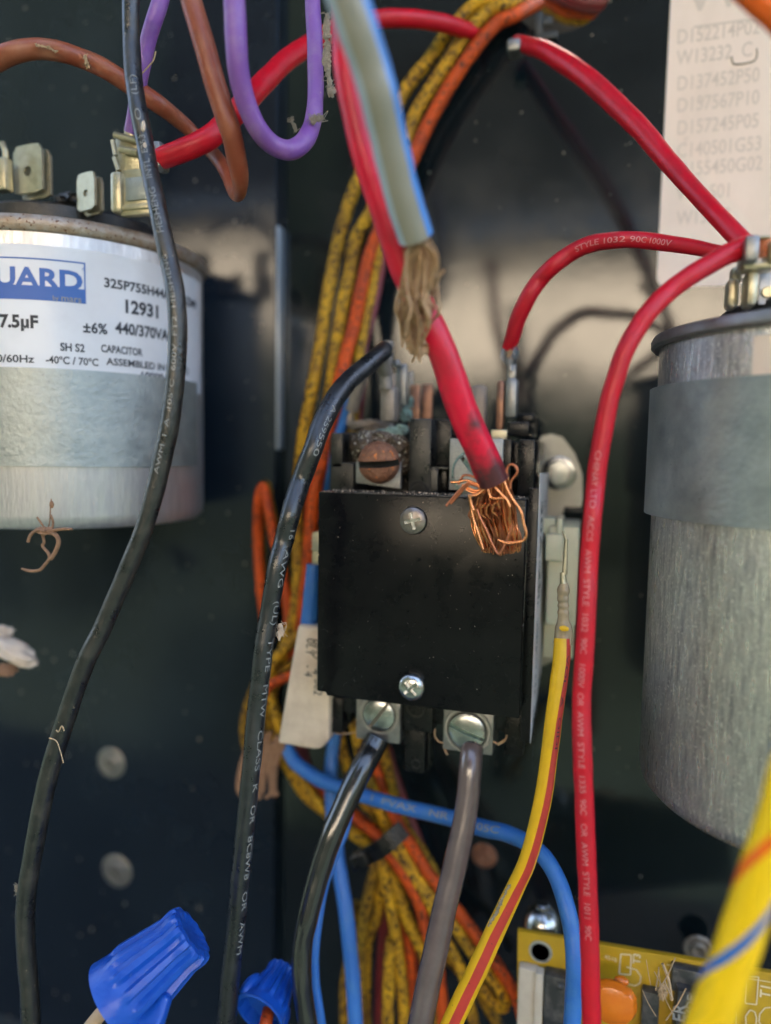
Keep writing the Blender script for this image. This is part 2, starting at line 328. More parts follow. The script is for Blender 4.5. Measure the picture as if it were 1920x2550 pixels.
TXT = {}
def text_geo(s, size=1., bold=0., sx=1.):
    """flat letters as (verts2d, faces); baseline at 0, x from 0; letter height about size*.7"""
    key = (s, size, bold, sx)
    if key in TXT: return TXT[key]
    cu = bpy.data.curves.new('t', 'FONT'); cu.body = s; cu.size = 1; cu.offset = bold; cu.resolution_u = 3
    o = bpy.data.objects.new('t', cu); COL.objects.link(o)
    dg = bpy.context.evaluated_depsgraph_get(); me = bpy.data.meshes.new_from_object(o.evaluated_get(dg))
    bm = bmesh.new(); bm.from_mesh(me); bmesh.ops.triangulate(bm, faces=bm.faces)
    bmesh.ops.remove_doubles(bm, verts=bm.verts, dist=1e-4)
    for _ in range(3):
        le = [e for e in bm.edges if e.calc_length() > .16]
        if not le: break
        bmesh.ops.subdivide_edges(bm, edges=le, cuts=1, use_grid_fill=False); bmesh.ops.triangulate(bm, faces=[f for f in bm.faces if len(f.verts) > 3])
    bm.verts.index_update()
    vs = [(v.co.x * size * sx, v.co.y * size) for v in bm.verts]; fs = [[v.index for v in f.verts] for f in bm.faces]
    bm.free(); bpy.data.meshes.remove(me); bpy.data.objects.remove(o); bpy.data.curves.remove(cu)
    TXT[key] = (vs, fs); return TXT[key]
def text_w(s, size, bold=0, sx=1): vs, _ = text_geo(s, size, bold, sx); return max(v[0] for v in vs)
def wire_text(parent, s, pts, rads, s0, size, off=0., up=1, matn='print_white', bold=0., sx=1., rev=False):
    """print s along the wire from arc length s0 (cm); off = angle from the side facing the viewer; up=+1 letters' tops to T x n side"""
    L = [0]
    for a, b in zip(pts, pts[1:]): L.append(L[-1] + (b - a).length)
    vs, fs = text_geo(s, size, bold, sx); g = G(); out = []; hmid = size * .35
    import bisect
    for (x, y) in vs:
        q = s0 - x if rev else s0 + x
        q = max(0.001, min(L[-1] - .001, q)); i = max(0, min(len(L) - 2, bisect.bisect_right(L, q) - 1)); t = (q - L[i]) / (L[i + 1] - L[i])
        p = pts[i].lerp(pts[i + 1], t); r = rads[i] * (1 - t) + rads[i + 1] * t
        T0 = (pts[i + 1] - pts[i]).normalized(); T1 = (pts[min(i + 2, len(pts) - 1)] - pts[min(i + 1, len(pts) - 2)]).normalized()
        T = T0.lerp(T1, t).normalized(); n = -p.normalized(); n = (n - T * n.dot(T)).normalized(); B = T.cross(n)
        a = off + (1 if rev else -1) * (y - hmid) / r
        out.append(p + (n * math.cos(a) + B * math.sin(a)) * (r + .004))
    g._add(out, fs); return build('print', g, matn, parent)
def plane_text(parent, s, o3, ux, uy, size, matn, bold=0., sx=1., lift=None, align=0, name='print'):
    vs, fs = text_geo(s, size, bold, sx); ux = Vector(ux).normalized(); uy = Vector(uy).normalized()
    wdt = max(v[0] for v in vs); sh = -wdt * align; g = G()
    l = lift if lift is not None else Vector((0, 0, 0))
    g._add([Vector(o3) + ux * (x + sh) + uy * y + l for x, y in vs], fs); return build(name, g, matn, parent)

def wire(name, label, ctrl, m, cat='wire', group=None, n=14, per=8, parent=None, pname='insulation'):
    pts, rads = wpath(ctrl, per); g = G(); g.tube(pts, rads, n=n)
    if parent is not None: o = build(pname, g, m, parent)
    else: o = tag(build(name, g, m, None, pts[0]), label, cat, group)
    o_pts[o.name] = (pts, rads); return o
o_pts = {}
def seg_tube(g, p, q, r, n=14, r2=None): g.tube([Vector(p), Vector(p).lerp(Vector(q), .5), Vector(q)], [r, (r + (r2 or r)) / 2, r2 or r], n=n); return g
def facing(p, d=None, tw=0.):
    """matrix at p whose z axis points along d (default: towards the viewer) and y roughly up"""
    z = (Vector(d) if d is not None else -Vector(p)).normalized(); upv = Vector((0, 0, 1))
    if abs(z.dot(upv)) > .95: upv = Vector((0, 1, 0))
    x = upv.cross(z).normalized(); y = z.cross(x)
    m = Matrix((x, y, z)).transposed().to_4x4(); return Matrix.Translation(p) @ m @ Matrix.Rotation(tw, 4, 'Z')
FRONT = Vector((0, -1, 0))
# ------------------------------------------------------------------ setting
YP = 23.0                                   # the back panel's plane
def structure(name, g, m, **k): return tag(build(name, g, m, None, (0, 0, 0), **k), kind='structure')
# back panel with its wire hole at the top
xs = at(700, 1100, YP).x; g = G()
hc = at(1405, -40, YP); rx = (at(1535, -40, YP).x - at(1275, -40, YP).x) / 2; rz = abs(at(1405, 82, YP).z - hc.z)
hc.x = (at(1535, -40, YP).x + at(1275, -40, YP).x) / 2
x0, x1, z0, z1 = xs - 1.2, 26, -24, 46
inner, outer, inb = [], [], []
N_ = 64
for i in range(N_):
    a = 2 * math.pi * (i + .5) / N_; c, s = math.cos(a), math.sin(a)
    inner.append((hc.x + rx * c, YP, hc.z + rz * s)); inb.append((hc.x + rx * c, YP + .35, hc.z + rz * s))
    t = min(((x1 if c > 0 else x0) - hc.x) / c, ((z1 if s > 0 else z0) - hc.z) / s)
    outer.append((hc.x + t * c, YP, hc.z + t * s))
g._add(inner + outer + inb, [(i, (i + 1) % N_, N_ + (i + 1) % N_, N_ + i) for i in range(N_)] + [(i, 2 * N_ + i, 2 * N_ + (i + 1) % N_, (i + 1) % N_) for i in range(N_)])
for cx, cz in ((x0, z0), (x0, z1), (x1, z0), (x1, z1)):      # fill the corners the fan leaves
    ii = min(range(N_), key=lambda i: (outer[i][0] - cx) ** 2 + (outer[i][2] - cz) ** 2)
    cand = sorted(range(N_), key=lambda i: (outer[i][0] - cx) ** 2 + (outer[i][2] - cz) ** 2)[:2]
    g._add([(cx, YP, cz), outer[cand[0]], outer[cand[1]]], [(0, 1, 2)])
bmesh.ops.remove_doubles(g.bm, verts=g.bm.verts, dist=1e-4)
bmesh.ops.recalc_face_normals(g.bm, faces=g.bm.faces)
structure('back_panel', g, 'panel')
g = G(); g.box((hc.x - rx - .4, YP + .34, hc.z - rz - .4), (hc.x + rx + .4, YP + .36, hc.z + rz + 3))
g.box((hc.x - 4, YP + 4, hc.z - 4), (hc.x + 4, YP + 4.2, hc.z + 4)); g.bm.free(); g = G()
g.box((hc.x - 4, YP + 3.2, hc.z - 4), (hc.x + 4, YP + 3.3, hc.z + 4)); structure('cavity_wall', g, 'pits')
# left panel, a step nearer, with the bright folded edge
YL = 22.5
g = G(); g.box((-40, YL, -24), (xs, YL + .46, 46), bev=.04); structure('left_panel', g, 'panel_left')
g = G(); g.box((xs + .003, YL + .02, at(700, 1120, YL).z), (xs + .11, YL + .49, at(700, 560, YL).z), bev=.04); structure('panel_fold', g, 'edge')
# cabinet shell, ground; unseen building and foliage added to shape the reflections
g = G(); g.box((-41, -2, 46), (27, YP + 6, 47)); structure('cabinet_roof', g, 'cabinet')
g = G(); g.box((-41, 6, -25), (27, YP + 6, -24.01)); structure('cabinet_floor', g, 'cabinet')
g = G(); g.box((26.01, 20, -24), (27, YP + 6, 45.99)); structure('right_side_panel', g, 'cabinet')
g = G(); g.box((-41.2, 20, -24), (-40.2, YP + 6, 45.99)); structure('left_side_panel', g, 'cabinet')
g = G(); g.box((-3000, -3000, -96), (3000, 3000, -95)); structure('ground', g, 'ground')
g = G(); g.box((-118, -300, -94.9), (120, -255, 90)); structure('added_wall', g, 'added_wall_mat')  # added out of view to give the panel its bright warm reflection
g = G(); g.prism([(-300, -235, 86), (160, -235, 86), (160, -400, 350), (-300, -400, 350)], (0, 0, 8)); structure('added_roof', g, 'added_roof_mat')  # added out of view; hides the sky so the panel's top reflects dark
g = G()
for i in range(26):
    g.lump((-170 + i * 13, -238, -8), 24, sc=(.8, .7, 1.5), amp=.35, fr=3, sub=3, seed=i)
g.box((-170, -240, -94.9), (160, -236, 10)); structure('added_hedge', g, 'added_hedge')  # added out of view to darken reflections below the bright band
g = G()
for i in range(4):
    g.lump((-154 - i * 34, -190 + i * 12, 85 + 14 * (i % 3)), 72, sc=(.9, .8, 2.6), amp=.35, fr=3, sub=3, seed=40 + i)
structure('added_trees', g, 'added_hedge')  # added out of view to keep the left panel's reflection dark

# aged paper label on the panel, upper right
YB = YP - .02
lx0 = at(1650, 400, YB).x; lz0 = at(1700, 716, YB).z; g = G(); rc = .35
pts = [(lx0, YB, 20), (lx0 + 6.5, YB, 20), (lx0 + 6.5, YB, lz0)]
for k in range(7):
    a = math.pi / 2 * k / 6; pts.append((lx0 + rc - rc * math.sin(a), YB, lz0 + rc - rc * math.cos(a)))
g.prism(pts, (0, .015, 0))
lab = thing('paper_label', 'faded white paper label of part numbers stuck on the dark back panel', 'label', (lx0, YB, lz0))
build('paper', g, 'label', lab)
rows = ['D152214P02', 'W13232  C', 'D137452P50', 'D157567P10', 'D157245P05', 'C140501G53', 'D155450G02', 'W1  501', 'W13232']
ys = [110, 162, 226, 280, 336, 392, 440, 500, 560]
for s, y in zip(rows, ys):
    o3 = at(1684, y, YB - .006); o3.x += 0
    plane_text(lab, s, o3, (1, 0, 0), (0, 0, 1), .56, 'print_faded', bold=.01, sx=.74)
plane_text(lab, 'W', at(1700, 28, YB - .006), (1, 0, 0), (0, 0, 1), 1.6, 'print_faded', bold=.03)
plane_text(lab, 'ARNING', at(1850, 25, YB - .006), (1, 0, 0), (0, 0, 1), 1.6, 'print_faded', bold=.03) if False else None
g = G(); a = at(1728, 70, YB - .006); g.box(a, a + Vector((2.6, .002, .06))); build('rule_line', g, 'print_faded', lab)
# a worn scratch on the label
g = G(); pts, rr = wpath([(1885, 120, YB - .02, 3), (1880, 150), (1830, 160), (1822, 140)], 4); g.tube(pts, rr, n=6)
tag(build('thread_of_grime', g, 'lint', None, pts[0]), 'thin dark thread of grime clinging to the faded paper label', 'lint')

# specks of dust and grit stuck to the sheet metal
random.seed(404); g = G()
for k in range(190):
    x, y = random.uniform(0, 690), random.uniform(0, 2550); q = at(x, y, YL - .003); g.lump(q, rad(q, random.choice((2, 2.5, 3, 3, 4, 6))), sc=(1, .4, random.uniform(.8, 1.8)), amp=.4, sub=1, seed=k)
for k in range(120):
    x, y = random.uniform(700, 1650), random.uniform(0, 2300); q = at(x, y, YP - .003); g.lump(q, rad(q, random.choice((2, 2.5, 3, 5))), sc=(1, .4, random.uniform(.8, 1.8)), amp=.4, sub=1, seed=k)
tag(build('grit', g, 'lint', None, (0, YL, 0)), 'specks of pale grit stuck all over the dark sheet metal panels', 'dust', kind='stuff')
# screws and dimples on the panels
def flat_screw(px, py, Y, w, m, label, cat='screw', slot=True, group=None):
    p = at(px, py, Y); r = rad(p, w); t = thing('panel_screw', label, cat, p, group)
    g = G(); g.lathe([(r * 1.0, 0), (r * 1.02, .03), (r * .9, .07), (r * .66, .06), (r * .60, .05), (r * .56, .12), (r * .40, .15), (r * .2, .11), (0, .10)], Matrix.Translation(p) @ Matrix.Rotation(R_(90), 4, 'X'), n=28)
    build('screw_head', g, m, t)
    if slot:
        g = G(); g.box((p.x - r * .35, p.y - .19, p.z - .03), (p.x + r * .35, p.y - .165, p.z + .03), mtx=Matrix.Translation(p) @ Matrix.Rotation(.6, 4, 'Y') @ Matrix.Translation(-p)); build('slot', g, 'pits', t)
    return t
flat_screw(278, 1900, YL, 78, 'rim', 'dull round screw on the left panel, upper of the two above the blue wire nut')
flat_screw(292, 2168, YL, 84, 'rim', 'dull round screw on the left panel, just above the big blue wire nut')
flat_screw(1206, 2130, YP, 62, 'rust', 'rusty brown screw head on the back panel right of the zip tie', slot=False)
flat_screw(1738, 2362, YP - .5, 70, 'rim_rust', 'brownish screw head peeping over the circuit board edge', slot=False)

# ------------------------------------------------------------------ capacitors
class Cyl:
    def __init__(s, pxs, pys, Yc, R, side):      # silhouette passes through pixel column pxs; side +1: right edge seen
        d = ray(pxs, pys); s.R = R; s.Yc = Yc
        h = math.hypot(d.x, d.y); dx, dy = d.x / h, d.y / h
        s.xc = (Yc * dx - side * R) / dy
        s.c = Vector((s.xc, Yc, 0))
    def hit(s, px, py, R=None):
        R = R or s.R; d = ray(px, py); a = d.x ** 2 + d.y ** 2; b = -2 * (d.x * s.xc + d.y * s.Yc); c = s.xc ** 2 + s.Yc ** 2 - R * R
        q = max(b * b - 4 * a * c, 0); t = (-b - math.sqrt(q)) / (2 * a); return d * t
    def z(s, px, py): return s.hit(px, py).z
    def mtx(s): return Matrix.Translation((s.xc, s.Yc, 0))
    def wrap(s, p0, u, v, dr):                    # p0 anchor on surface; u right along the surface, v up
        a = math.atan2(p0.x - s.xc, -(p0.y - s.Yc)) + u / s.R; r = s.R + dr
        return Vector((s.xc + r * math.sin(a), s.Yc - r * math.cos(a), p0.z + v))
def cyl_text(cy, parent, s, px, py, hpx, matn, bold=.0, sx=.8, right=None, dr=.02, name='print', skew=0.):
    p0 = cy.hit(px, py); size = rad(p0, hpx) * 2 / .70
    if right:
        p1 = cy.hit(*right); a0 = math.atan2(p0.x - cy.xc, cy.Yc - p0.y); a1 = math.atan2(p1.x - cy.xc, cy.Yc - p1.y)
        wd = text_w(s, size, bold, 1); sx = (a1 - a0) * cy.R / wd
    vs, fs = text_geo(s, size, bold, sx); g = G()
    g._add([cy.wrap(p0, x, y, dr) for x, y in vs], fs); return build(name, g, matn, parent)
def arc_sheet(g, cy, a0, a1, z0, z1, dr, n=40, th=.01):
    vs = []; 
    for k in range(n + 1):
        a = a0 + (a1 - a0) * k / n
        for r in (cy.R + dr, cy.R + dr - th):
            for z in (z0, z1): vs.append((cy.xc + r * math.sin(a), cy.Yc - r * math.cos(a), z))
    fs = []
    for k in range(n):
        i = 4 * k; j = i + 4
        fs += [(i, j, j + 1, i + 1), (i + 2, i + 3, j + 3, j + 2), (i, i + 2, j + 2, j), (i + 1, j + 1, j + 3, i + 3)]
    fs += [(0, 1, 3, 2), (4 * n, 4 * n + 2, 4 * n + 3, 4 * n + 1)]
    g._add(vs, fs)
def ang(cy, px, py): p = cy.hit(px, py); return math.atan2(p.x - cy.xc, cy.Yc - p.y)
def tab(parent, px, py, wpx, hpx, Y, m='tin', hole=True, yaw=.25):
    """flat spade tab with a round hole, a short second leaf behind"""
    p = at(px, py, Y); w = rad(p, wpx); h = rad(p, hpx) * 2; c = .38 * w
    def leaf(off, hole):
        pts = [(-w, 0), (w, 0), (w, h - c), (w - c * .3, h - c * .3), (w - c, h), (-w + c, h), (-w + c * .3, h - c * .3), (-w, h - c)]
        t = bmesh.new(); th = .04; hr = w * .26; hz = h * .45; n = 24
        ring = [(hr * math.cos(2 * math.pi * i / n), hz + hr * math.sin(2 * math.pi * i / n)) for i in range(n)]
        outp = []
        for i in range(n):
            a = 2 * math.pi * i / n; cx, sz = math.cos(a), math.sin(a)
            tt = min(((w if cx > 0 else -w)) / cx if abs(cx) > 1e-6 else 9e9, ((h - hz) if sz > 0 else -hz) / sz if abs(sz) > 1e-6 else 9e9)
            X, Z = tt * cx, hz + tt * sz
            if Z > h - c and abs(X) > w - c:      # round the top corners
                ccx = (w - c) * (1 if X > 0 else -1); ccz = h - c; dd = Vector((X - ccx, Z - ccz)); dd = dd.normalized() * c; X, Z = ccx + dd.x, ccz + dd.y
            outp.append((X, Z))
        F_ = [t.verts.new((x, -th, z)) for x, z in ring] if hole else []
        O_ = [t.verts.new((x, -th, z)) for x, z in outp]; FB = [t.verts.new((x, th, z)) for x, z in ring] if hole else []; OB = [t.verts.new((x, th, z)) for x, z in outp]
        for i in range(n):
            j = (i + 1) % n
            t.faces.new((O_[i], OB[i], OB[j], O_[j]))
            if hole:
                t.faces.new((F_[i], O_[i], O_[j], F_[j])); t.faces.new((FB[i], FB[j], OB[j], OB[i])); t.faces.new((F_[i], F_[j], FB[j], FB[i]))
        if not hole: t.faces.new(O_); t.faces.new(OB[::-1])
        bmesh.ops.recalc_face_normals(t, faces=t.faces)
        t.transform(Matrix.Translation(p + Vector(off)) @ Matrix.Rotation(yaw, 4, 'Z')); return t
    g = G(); g.merge(leaf((0, 0, 0), hole)); g.merge(leaf((w * .22, .17, -h * .08), False)); return build('spade_tab', g, m, parent, ang=.5)

LC = Cyl(506, 1050, 18.4, 3.85, +1)
capL = thing('run_capacitor', 'round aluminium capacitor with white printed label and rusty rim, at the left', 'capacitor', (LC.xc, LC.Yc, LC.z(250, 1300)))
zt, zr0, zb, zb0, zend = LC.z(250, 553), LC.z(250, 598), LC.z(250, 925), LC.z(250, 1163), LC.z(250, 1321)
g = G(); R = LC.R
g.lathe([(0, zend + .02), (R - .5, zend), (R - .16, zend + .05), (R - .03, zend + .2), (R, zend + .4), (R, zr0 + .1), (R - .1, zr0 + .2), (R - .3, zr0 + .2)], LC.mtx(), n=128); build('can', g, 'alu', capL)
g = G(); hr = (zt - zr0) / 2; zm = (zt + zr0) / 2
g.lathe([(R - .5, zm - hr * .6), (R - .02, zm - hr), (R + .07, zm - hr * .8), (R + .13, zm - hr * .3), (R + .13, zm + hr * .3), (R + .07, zm + hr * .8), (R - .06, zm + hr), (R - .22, zm + hr * .95), (R - .35, zm + hr * .3), (R - .6, zm), (0, zm)], LC.mtx(), n=128); build('rolled_rim', g, 'rim_rust', capL)
Rd = R * .70
zd = LC.hit(250, 520, Rd).z
def wob(a, h): return 1 + .012 * mnoise.noise(Vector((math.cos(a) * 3, math.sin(a) * 3, h * 2)))
g = G(); g.lathe([(Rd, zm), (Rd + .04, zm + .1), (Rd + .03, zd - .08), (Rd - .06, zd), (Rd - .3, zd - .02), (0, zd - .05)], LC.mtx(), n=96, rf=wob); build('terminal_disc', g, 'phenolic', capL)
g = G(); g.lump(at(168, 497, LC.Yc - Rd * .75), .22, sc=(1.5, 1, .8), amp=.5, seed=5); build('tar_bead', g, 'phenolic', capL)
g = G(); arc_sheet(g, LC, -1.9, 1.75, zb0, zb, .06, n=90, th=.06); band = tag(build('mounting_band', g, 'zinc', None, (LC.xc, LC.Yc, zb0)), 'wide galvanised strap wrapped round the left labelled capacitor', 'strap')
g = G(); zl = LC.z(250, 628); ar = ang(LC, 498, 800)
arc_sheet(g, LC, -1.4, ar, zb - .3, zl, .014, n=70, th=.012)
lbl = build('printed_label', g, 'label_white', capL, ang=1)
# printed logo box
g = G(); p0 = LC.hit(-150, 700)
za, zc, zbx = LC.z(212, 655), LC.z(212, 722), LC.z(212, 757); aL = ang(LC, -60, 700); aR = ang(LC, 213, 700)
arc_sheet(g, LC, aL, aR, zbx, zc, .019, n=24, th=.004)
arc_sheet(g, LC, aL, aR, za - .035, za, .019, n=24, th=.004); arc_sheet(g, LC, aR - .009, aR, zc, za - .035, .019, n=2, th=.004)
build('logo_box', g, 'print_blue', lbl)
cyl_text(LC, lbl, 'GUARD', -65, 712, 46, 'print_blue', bold=.035, right=(206, 721))
cyl_text(LC, lbl, 'by', 131, 747, 11, 'print_white', bold=.02, sx=.95, dr=.024)
cyl_text(LC, lbl, 'mars', 152, 750, 16, 'print_white', bold=.015, right=(203, 754), dr=.024)
TXL = [('325P755H44A36M6ZM9', 258, 714, 22, (486, 748), .02), ('12931', 305, 777, 31, (393, 786), .025), ('±6%', 206, 827, 25, (267, 830), .015), ('440/370VAC', 287, 829, 27, (432, 842), .02),
       ('7.5µF', 0, 814, 30, (96, 818), .03), ('SH S2', 150, 873, 19, (211, 875), .015), ('CAPACITOR', 251, 876, 18, (354, 883), .015),
       ('50/60Hz', -22, 901, 18, (86, 903), .01), ('-40ºC / 70ºC', 114, 904, 18, (245, 906), .01), ('ASSEMBLED IN MEXICO', 265, 908, 17, (468, 922), .01),
       ('INTERNALLY PROTECTED', 36, 931, 15, (302, 936), .01), ('10000 AFC', 347, 940, 15, (446, 948), .01)]
for s, x, y, h, rt, bd in TXL: cyl_text(LC, lbl, s, x, y, h, 'print_black', bold=bd + .012, right=rt)
cyl_text(LC, lbl, '®', 204, 674, 7, 'print_blue')
YT = 16.6
tab(capL, 73, 482, 94, 116, 16.3, hole=True, yaw=-.1)
tab(capL, 217, 524, 66, 90, 16.2, hole=True, yaw=-.25)
g = G(); p = at(4, 472, 15.9); g.box(p + Vector((-.5, 0, 0)), p + Vector((.12, .3, .85)), bev=.05); pts, rr = wpath([(6, 355, 16, 14), (14, 380), (10, 420)], 5); g.tube(pts, rr, n=8); build('spade_tab', g, 'tin', capL)

# right capacitor
RC = Cyl(1612, 1100, 17.9, 3.75, -1)
capR = thing('run_capacitor', 'bare scratched aluminium capacitor can standing at the right edge', 'capacitor', (RC.xc, RC.Yc, -9))
R = RC.R
zt, zr0 = RC.z(1779, 786), RC.z(1779, 826); zb, zb0 = RC.z(1779, 942), RC.z(1779, 1308); ze = RC.z(1800, 2127)
RB = R * .955
g = G(); g.lathe([(0, ze + .02), (RB - .5, ze), (RB - .2, ze + .05), (RB - .05, ze + .2), (RB, ze + .45), (RB, zr0 + .1), (RB - .3, zr0 + .2)], RC.mtx(), n=128); build('can', g, 'alu_worn', capR)
hr = (zt - zr0) / 2; zm = (zt + zr0) / 2
g = G(); g.lathe([(RB - .4, zm - hr * .7), (R - .05, zm - hr), (R + .02, zm - hr * .6), (R + .03, zm + hr * .2), (R - .02, zm + hr * .8), (R - .14, zm + hr), (R - .3, zm + hr * .9), (R - .4, zm + hr * .2), (0, zm + .05)], RC.mtx(), n=128); build('rolled_rim', g, 'rim', capR)
Rd = R * .62; zd = RC.hit(1860, 752, Rd).z
g = G(); g.lathe([(Rd, zm), (Rd, zd - .06), (Rd - .06, zd), (0, zd - .03)], RC.mtx(), n=96); build('terminal_disc', g, 'phenolic', capR)
RC2 = Cyl(1612, 1100, 17.9, 3.75, -1); 
g = G(); arc_sheet(g, RC, -2.2, 1.6, zb0, zb, .0, n=100, th=.06); tag(build('mounting_band', g, 'zinc', None, (RC.xc, RC.Yc, zb0)), 'wide galvanised strap round the bare capacitor at the right', 'strap')
g = G(); RC.R = RB; a0 = ang(RC, 1876, 880); arc_sheet(g, RC, a0, a0 + .9, zb - .2, RC.z(1885, 836), .014, n=30, th=.012); build('blank_label', g, 'label', capR)
RC.R = 3.75
# terminals on the right capacitor
YQ = 16.4
g = G(); p0, p1 = at(1810, 766, YQ), at(1844, 690, YQ); g.box((p0.x, YQ, p0.z), (p1.x, YQ + .5, p1.z), bev=.09)
p0, p1 = at(1822, 700, YQ), at(1850, 664, YQ + .2); g.box((p0.x, YQ + .1, p0.z), (p1.x, YQ + .4, p1.z), bev=.08); build('spade_receptacle', g, 'tin', capR)
g = G(); p0, p1 = at(1889, 757, YQ - .1), at(1960, 668, YQ - .1); g.box((p0.x, YQ - .05, p0.z), (p1.x, YQ + .02, p1.z), bev=.03); q = at(1911, 728, YQ - .1); build('spade_tab', g, 'label_white', capR)
g = G(); g.lathe([(.0, 0), (.10, 0), (.12, .02), (.10, .05), (0, .05)], Matrix.Translation(at(1911, 728, YQ - .06)) @ Matrix.Rotation(R_(90), 4, 'X'), n=20); build('dimple', g, 'tin', capR)
# ------------------------------------------------------------------ contactor
YC = 16.5
def X(px, py, Y): return at(px, py, Y).x
def Z(px, py, Y): return at(px, py, Y).z
def bx(g, pxl, pyt, pxr, pyb, Y0, Y1, bev=.03, mtx=None):
    """box whose front face fills the given pixel rectangle at depth Y0 and which reaches back to Y1"""
    a = at(pxl, pyb, Y0); b = at(pxr, pyt, Y0); a2 = at(pxl, pyt, Y0); b2 = at(pxr, pyb, Y0)
    g.box(((a.x + a2.x) / 2, Y0, (a.z + b2.z) / 2), ((b.x + b2.x) / 2, Y1, (b.z + a2.z) / 2), bev=bev, mtx=mtx); return g
ct = thing('contactor', 'black two-pole contactor block with screwed-on cover, in the centre', 'contactor', (X(1050, 1450, YC), YC, Z(1050, 1790, YC)))
# cover: top edge nearly level, lower edge stepping down at the left corner
xl, xr = X(790, 1480, YC), X(1304, 1480, YC); zt_ = Z(1050, 1233, YC)
zl_, zr_ = Z(795, 1731, YC), Z(1290, 1792, YC)
g = G(); z1_ = Z(1050, 1762, YC)
pts = [(xl, YC, zt_), (xr, YC, zt_), (xr, YC, z1_), (xl + .26, YC, z1_), (xl + .26, YC, z1_ + .09), (xl, YC, z1_ + .09)]
g.prism(pts, (0, 1.35, 0), bev=.05); cov = build('cover', g, 'cover', ct)
# chipped edge at the right side of the cover
g = G()
for (x, y, w) in ((1296, 1490, 9), (1297, 1530, 12), (1298, 1562, 10), (1292, 1580, 8)):
    p = at(x + 4, y, YC + .1); g.lump(p, rad(p, w), sc=(.5, .8, 2.4), amp=.4, sub=2, seed=x + y)
build('melted_edge', g, 'plastic_dusty', cov)
# body behind the cover
g = G()
bx(g, 822, 1236, 1326, 1800, YC + 1.36, 22.3, .03)
bx(g, 1305, 1215, 1331, 1850, YC + 1.0, 21.2, .03)
build('body', g, 'plastic', ct)
# lower feet
g = G()
bx(g, 822, 1740, 852, 1826, YC + 1.3, 19.5, .03); bx(g, 845, 1740, 874, 1800, YC + 1.7, 19.5, .03)
bx(g, 1004, 1740, 1078, 1822, YC + 1.2, 19.5, .03); bx(g, 1008, 1816, 1058, 1924, YC + 1.25, 18.6, .03)
bx(g, 1240, 1770, 1262, 1822, YC + 1.6, 19, .02); bx(g, 1258, 1780, 1304, 1882, YC + 1.3, 19.5, .03)
bx(g, 1062, 1815, 1072, 1918, YC + 1.45, 18.3, .02)
build('lower_housing', g, 'plastic', ct)
def ring(px, py, Y, w, m, name, th=.02, parent=None, fill=True):
    p = at(px, py, Y); r = rad(p, w); g = G()
    g.lathe([(r * .86, .0), (r * .9, th), (r, th), (r * 1.04, 0)], Matrix.Translation(p) @ Matrix.Rotation(R_(90), 4, 'X'), n=30, caps=False)
    return build(name, g, m, parent or ct)
ring(1036, 1765, YC + 1.195, 44, 'plastic_dusty', 'knockout'); ring(1036, 1903, YC + 1.245, 22, 'plastic_dusty', 'knockout')
# towers on top, behind the cover
YT_ = 17.85
g = G(); bx(g, 824, 1152, 880, 1228, YT_, 19.6, .03); bx(g, 824, 1078, 853, 1165, YT_, 19.6, .03)
bx(g, 820, 1085, 900, 1228, 19.3, 21.8, .05)
build('terminal_tower', g, 'plastic_dusty', ct)
g = G(); bx(g, 853, 1076, 885, 1160, YT_ + .5, 19.6, .03); build('tower_recess', g, 'plastic', ct)
g = G(); bx(g, 1018, 1042, 1073, 1240, YT_ - .05, 20.8, .05); bx(g, 1060, 1166, 1090, 1240, YT_, 20.4, .03)
build('terminal_tower', g, 'plastic_dusty', ct)
g = G(); bx(g, 1070, 1044, 1124, 1166, YT_ + .55, 20.8, .03); bx(g, 1085, 1162, 1112, 1236, YT_ + .5, 20, .03); build('tower_recess', g, 'plastic', ct)
g = G(); bx(g, 1068, 1163, 1116, 1169, YT_ + .1, YT_ + .6, .01); build('tower_ledge', g, 'plastic_dusty', ct)
g = G(); bx(g, 1290, 1094, 1331, 1236, YT_ - .2, 19.6, .03); bx(g, 1290, 1096, 1334, 1150, YT_ - .18, 21.4, .04); bx(g, 1262, 1050, 1318, 1085, YT_ + 1.2, 21.8, .05); bx(g, 1285, 1030, 1330, 1054, YT_ + 3.0, 22.2, .05)
bx(g, 1276, 1100, 1292, 1226, YT_ + .5, 20, .02)
build('terminal_tower', g, 'plastic', ct)
g = G(); bx(g, 900, 1120, 1020, 1230, 19.0, 22, .02); bx(g, 1110, 1105, 1290, 1230, 19.2, 22, .02); build('body_back', g, 'plastic', ct)
ring(1043, 1222, YT_ - .05, 46, 'pits', 'knockout', th=.012)
# side sticker
xs_ = X(1331, 1500, YC + 1.0) + .012; g = G(); zA, zB = Z(1334, 1172, 17.6), Z(1325, 1850, 17.6)
g.prism([(xs_, 17.55, zA - .05), (xs_, 21.1, zA - .15), (xs_, 21.1, zB + .9), (xs_, 17.55, zB)], (.01, 0, 0)); st = build('side_sticker', g, 'sticker', ct)
def side_text(s, y, zpx, size, bold=0, sx=1):
    z = Z(1338, zpx, 18.5); plane_text(st, s, (xs_ + .014, y, z), (0, 0, -1), (0, 1, 0), size, 'print_black', bold=bold, sx=sx)
side_text('CRAFTOR', 17.9, 1240, .75, .01, .9) if False else side_text('30A 2P', 18.3, 1245, 1.1, .015, .8); side_text('RES 40 FLA', 19.7, 1250, .55); side_text('COIL 24V', 18.2, 1390, .6); side_text('50/60 Hz   LISTED', 18.4, 1560, .5); side_text('LR', 18.0, 1750, .6)

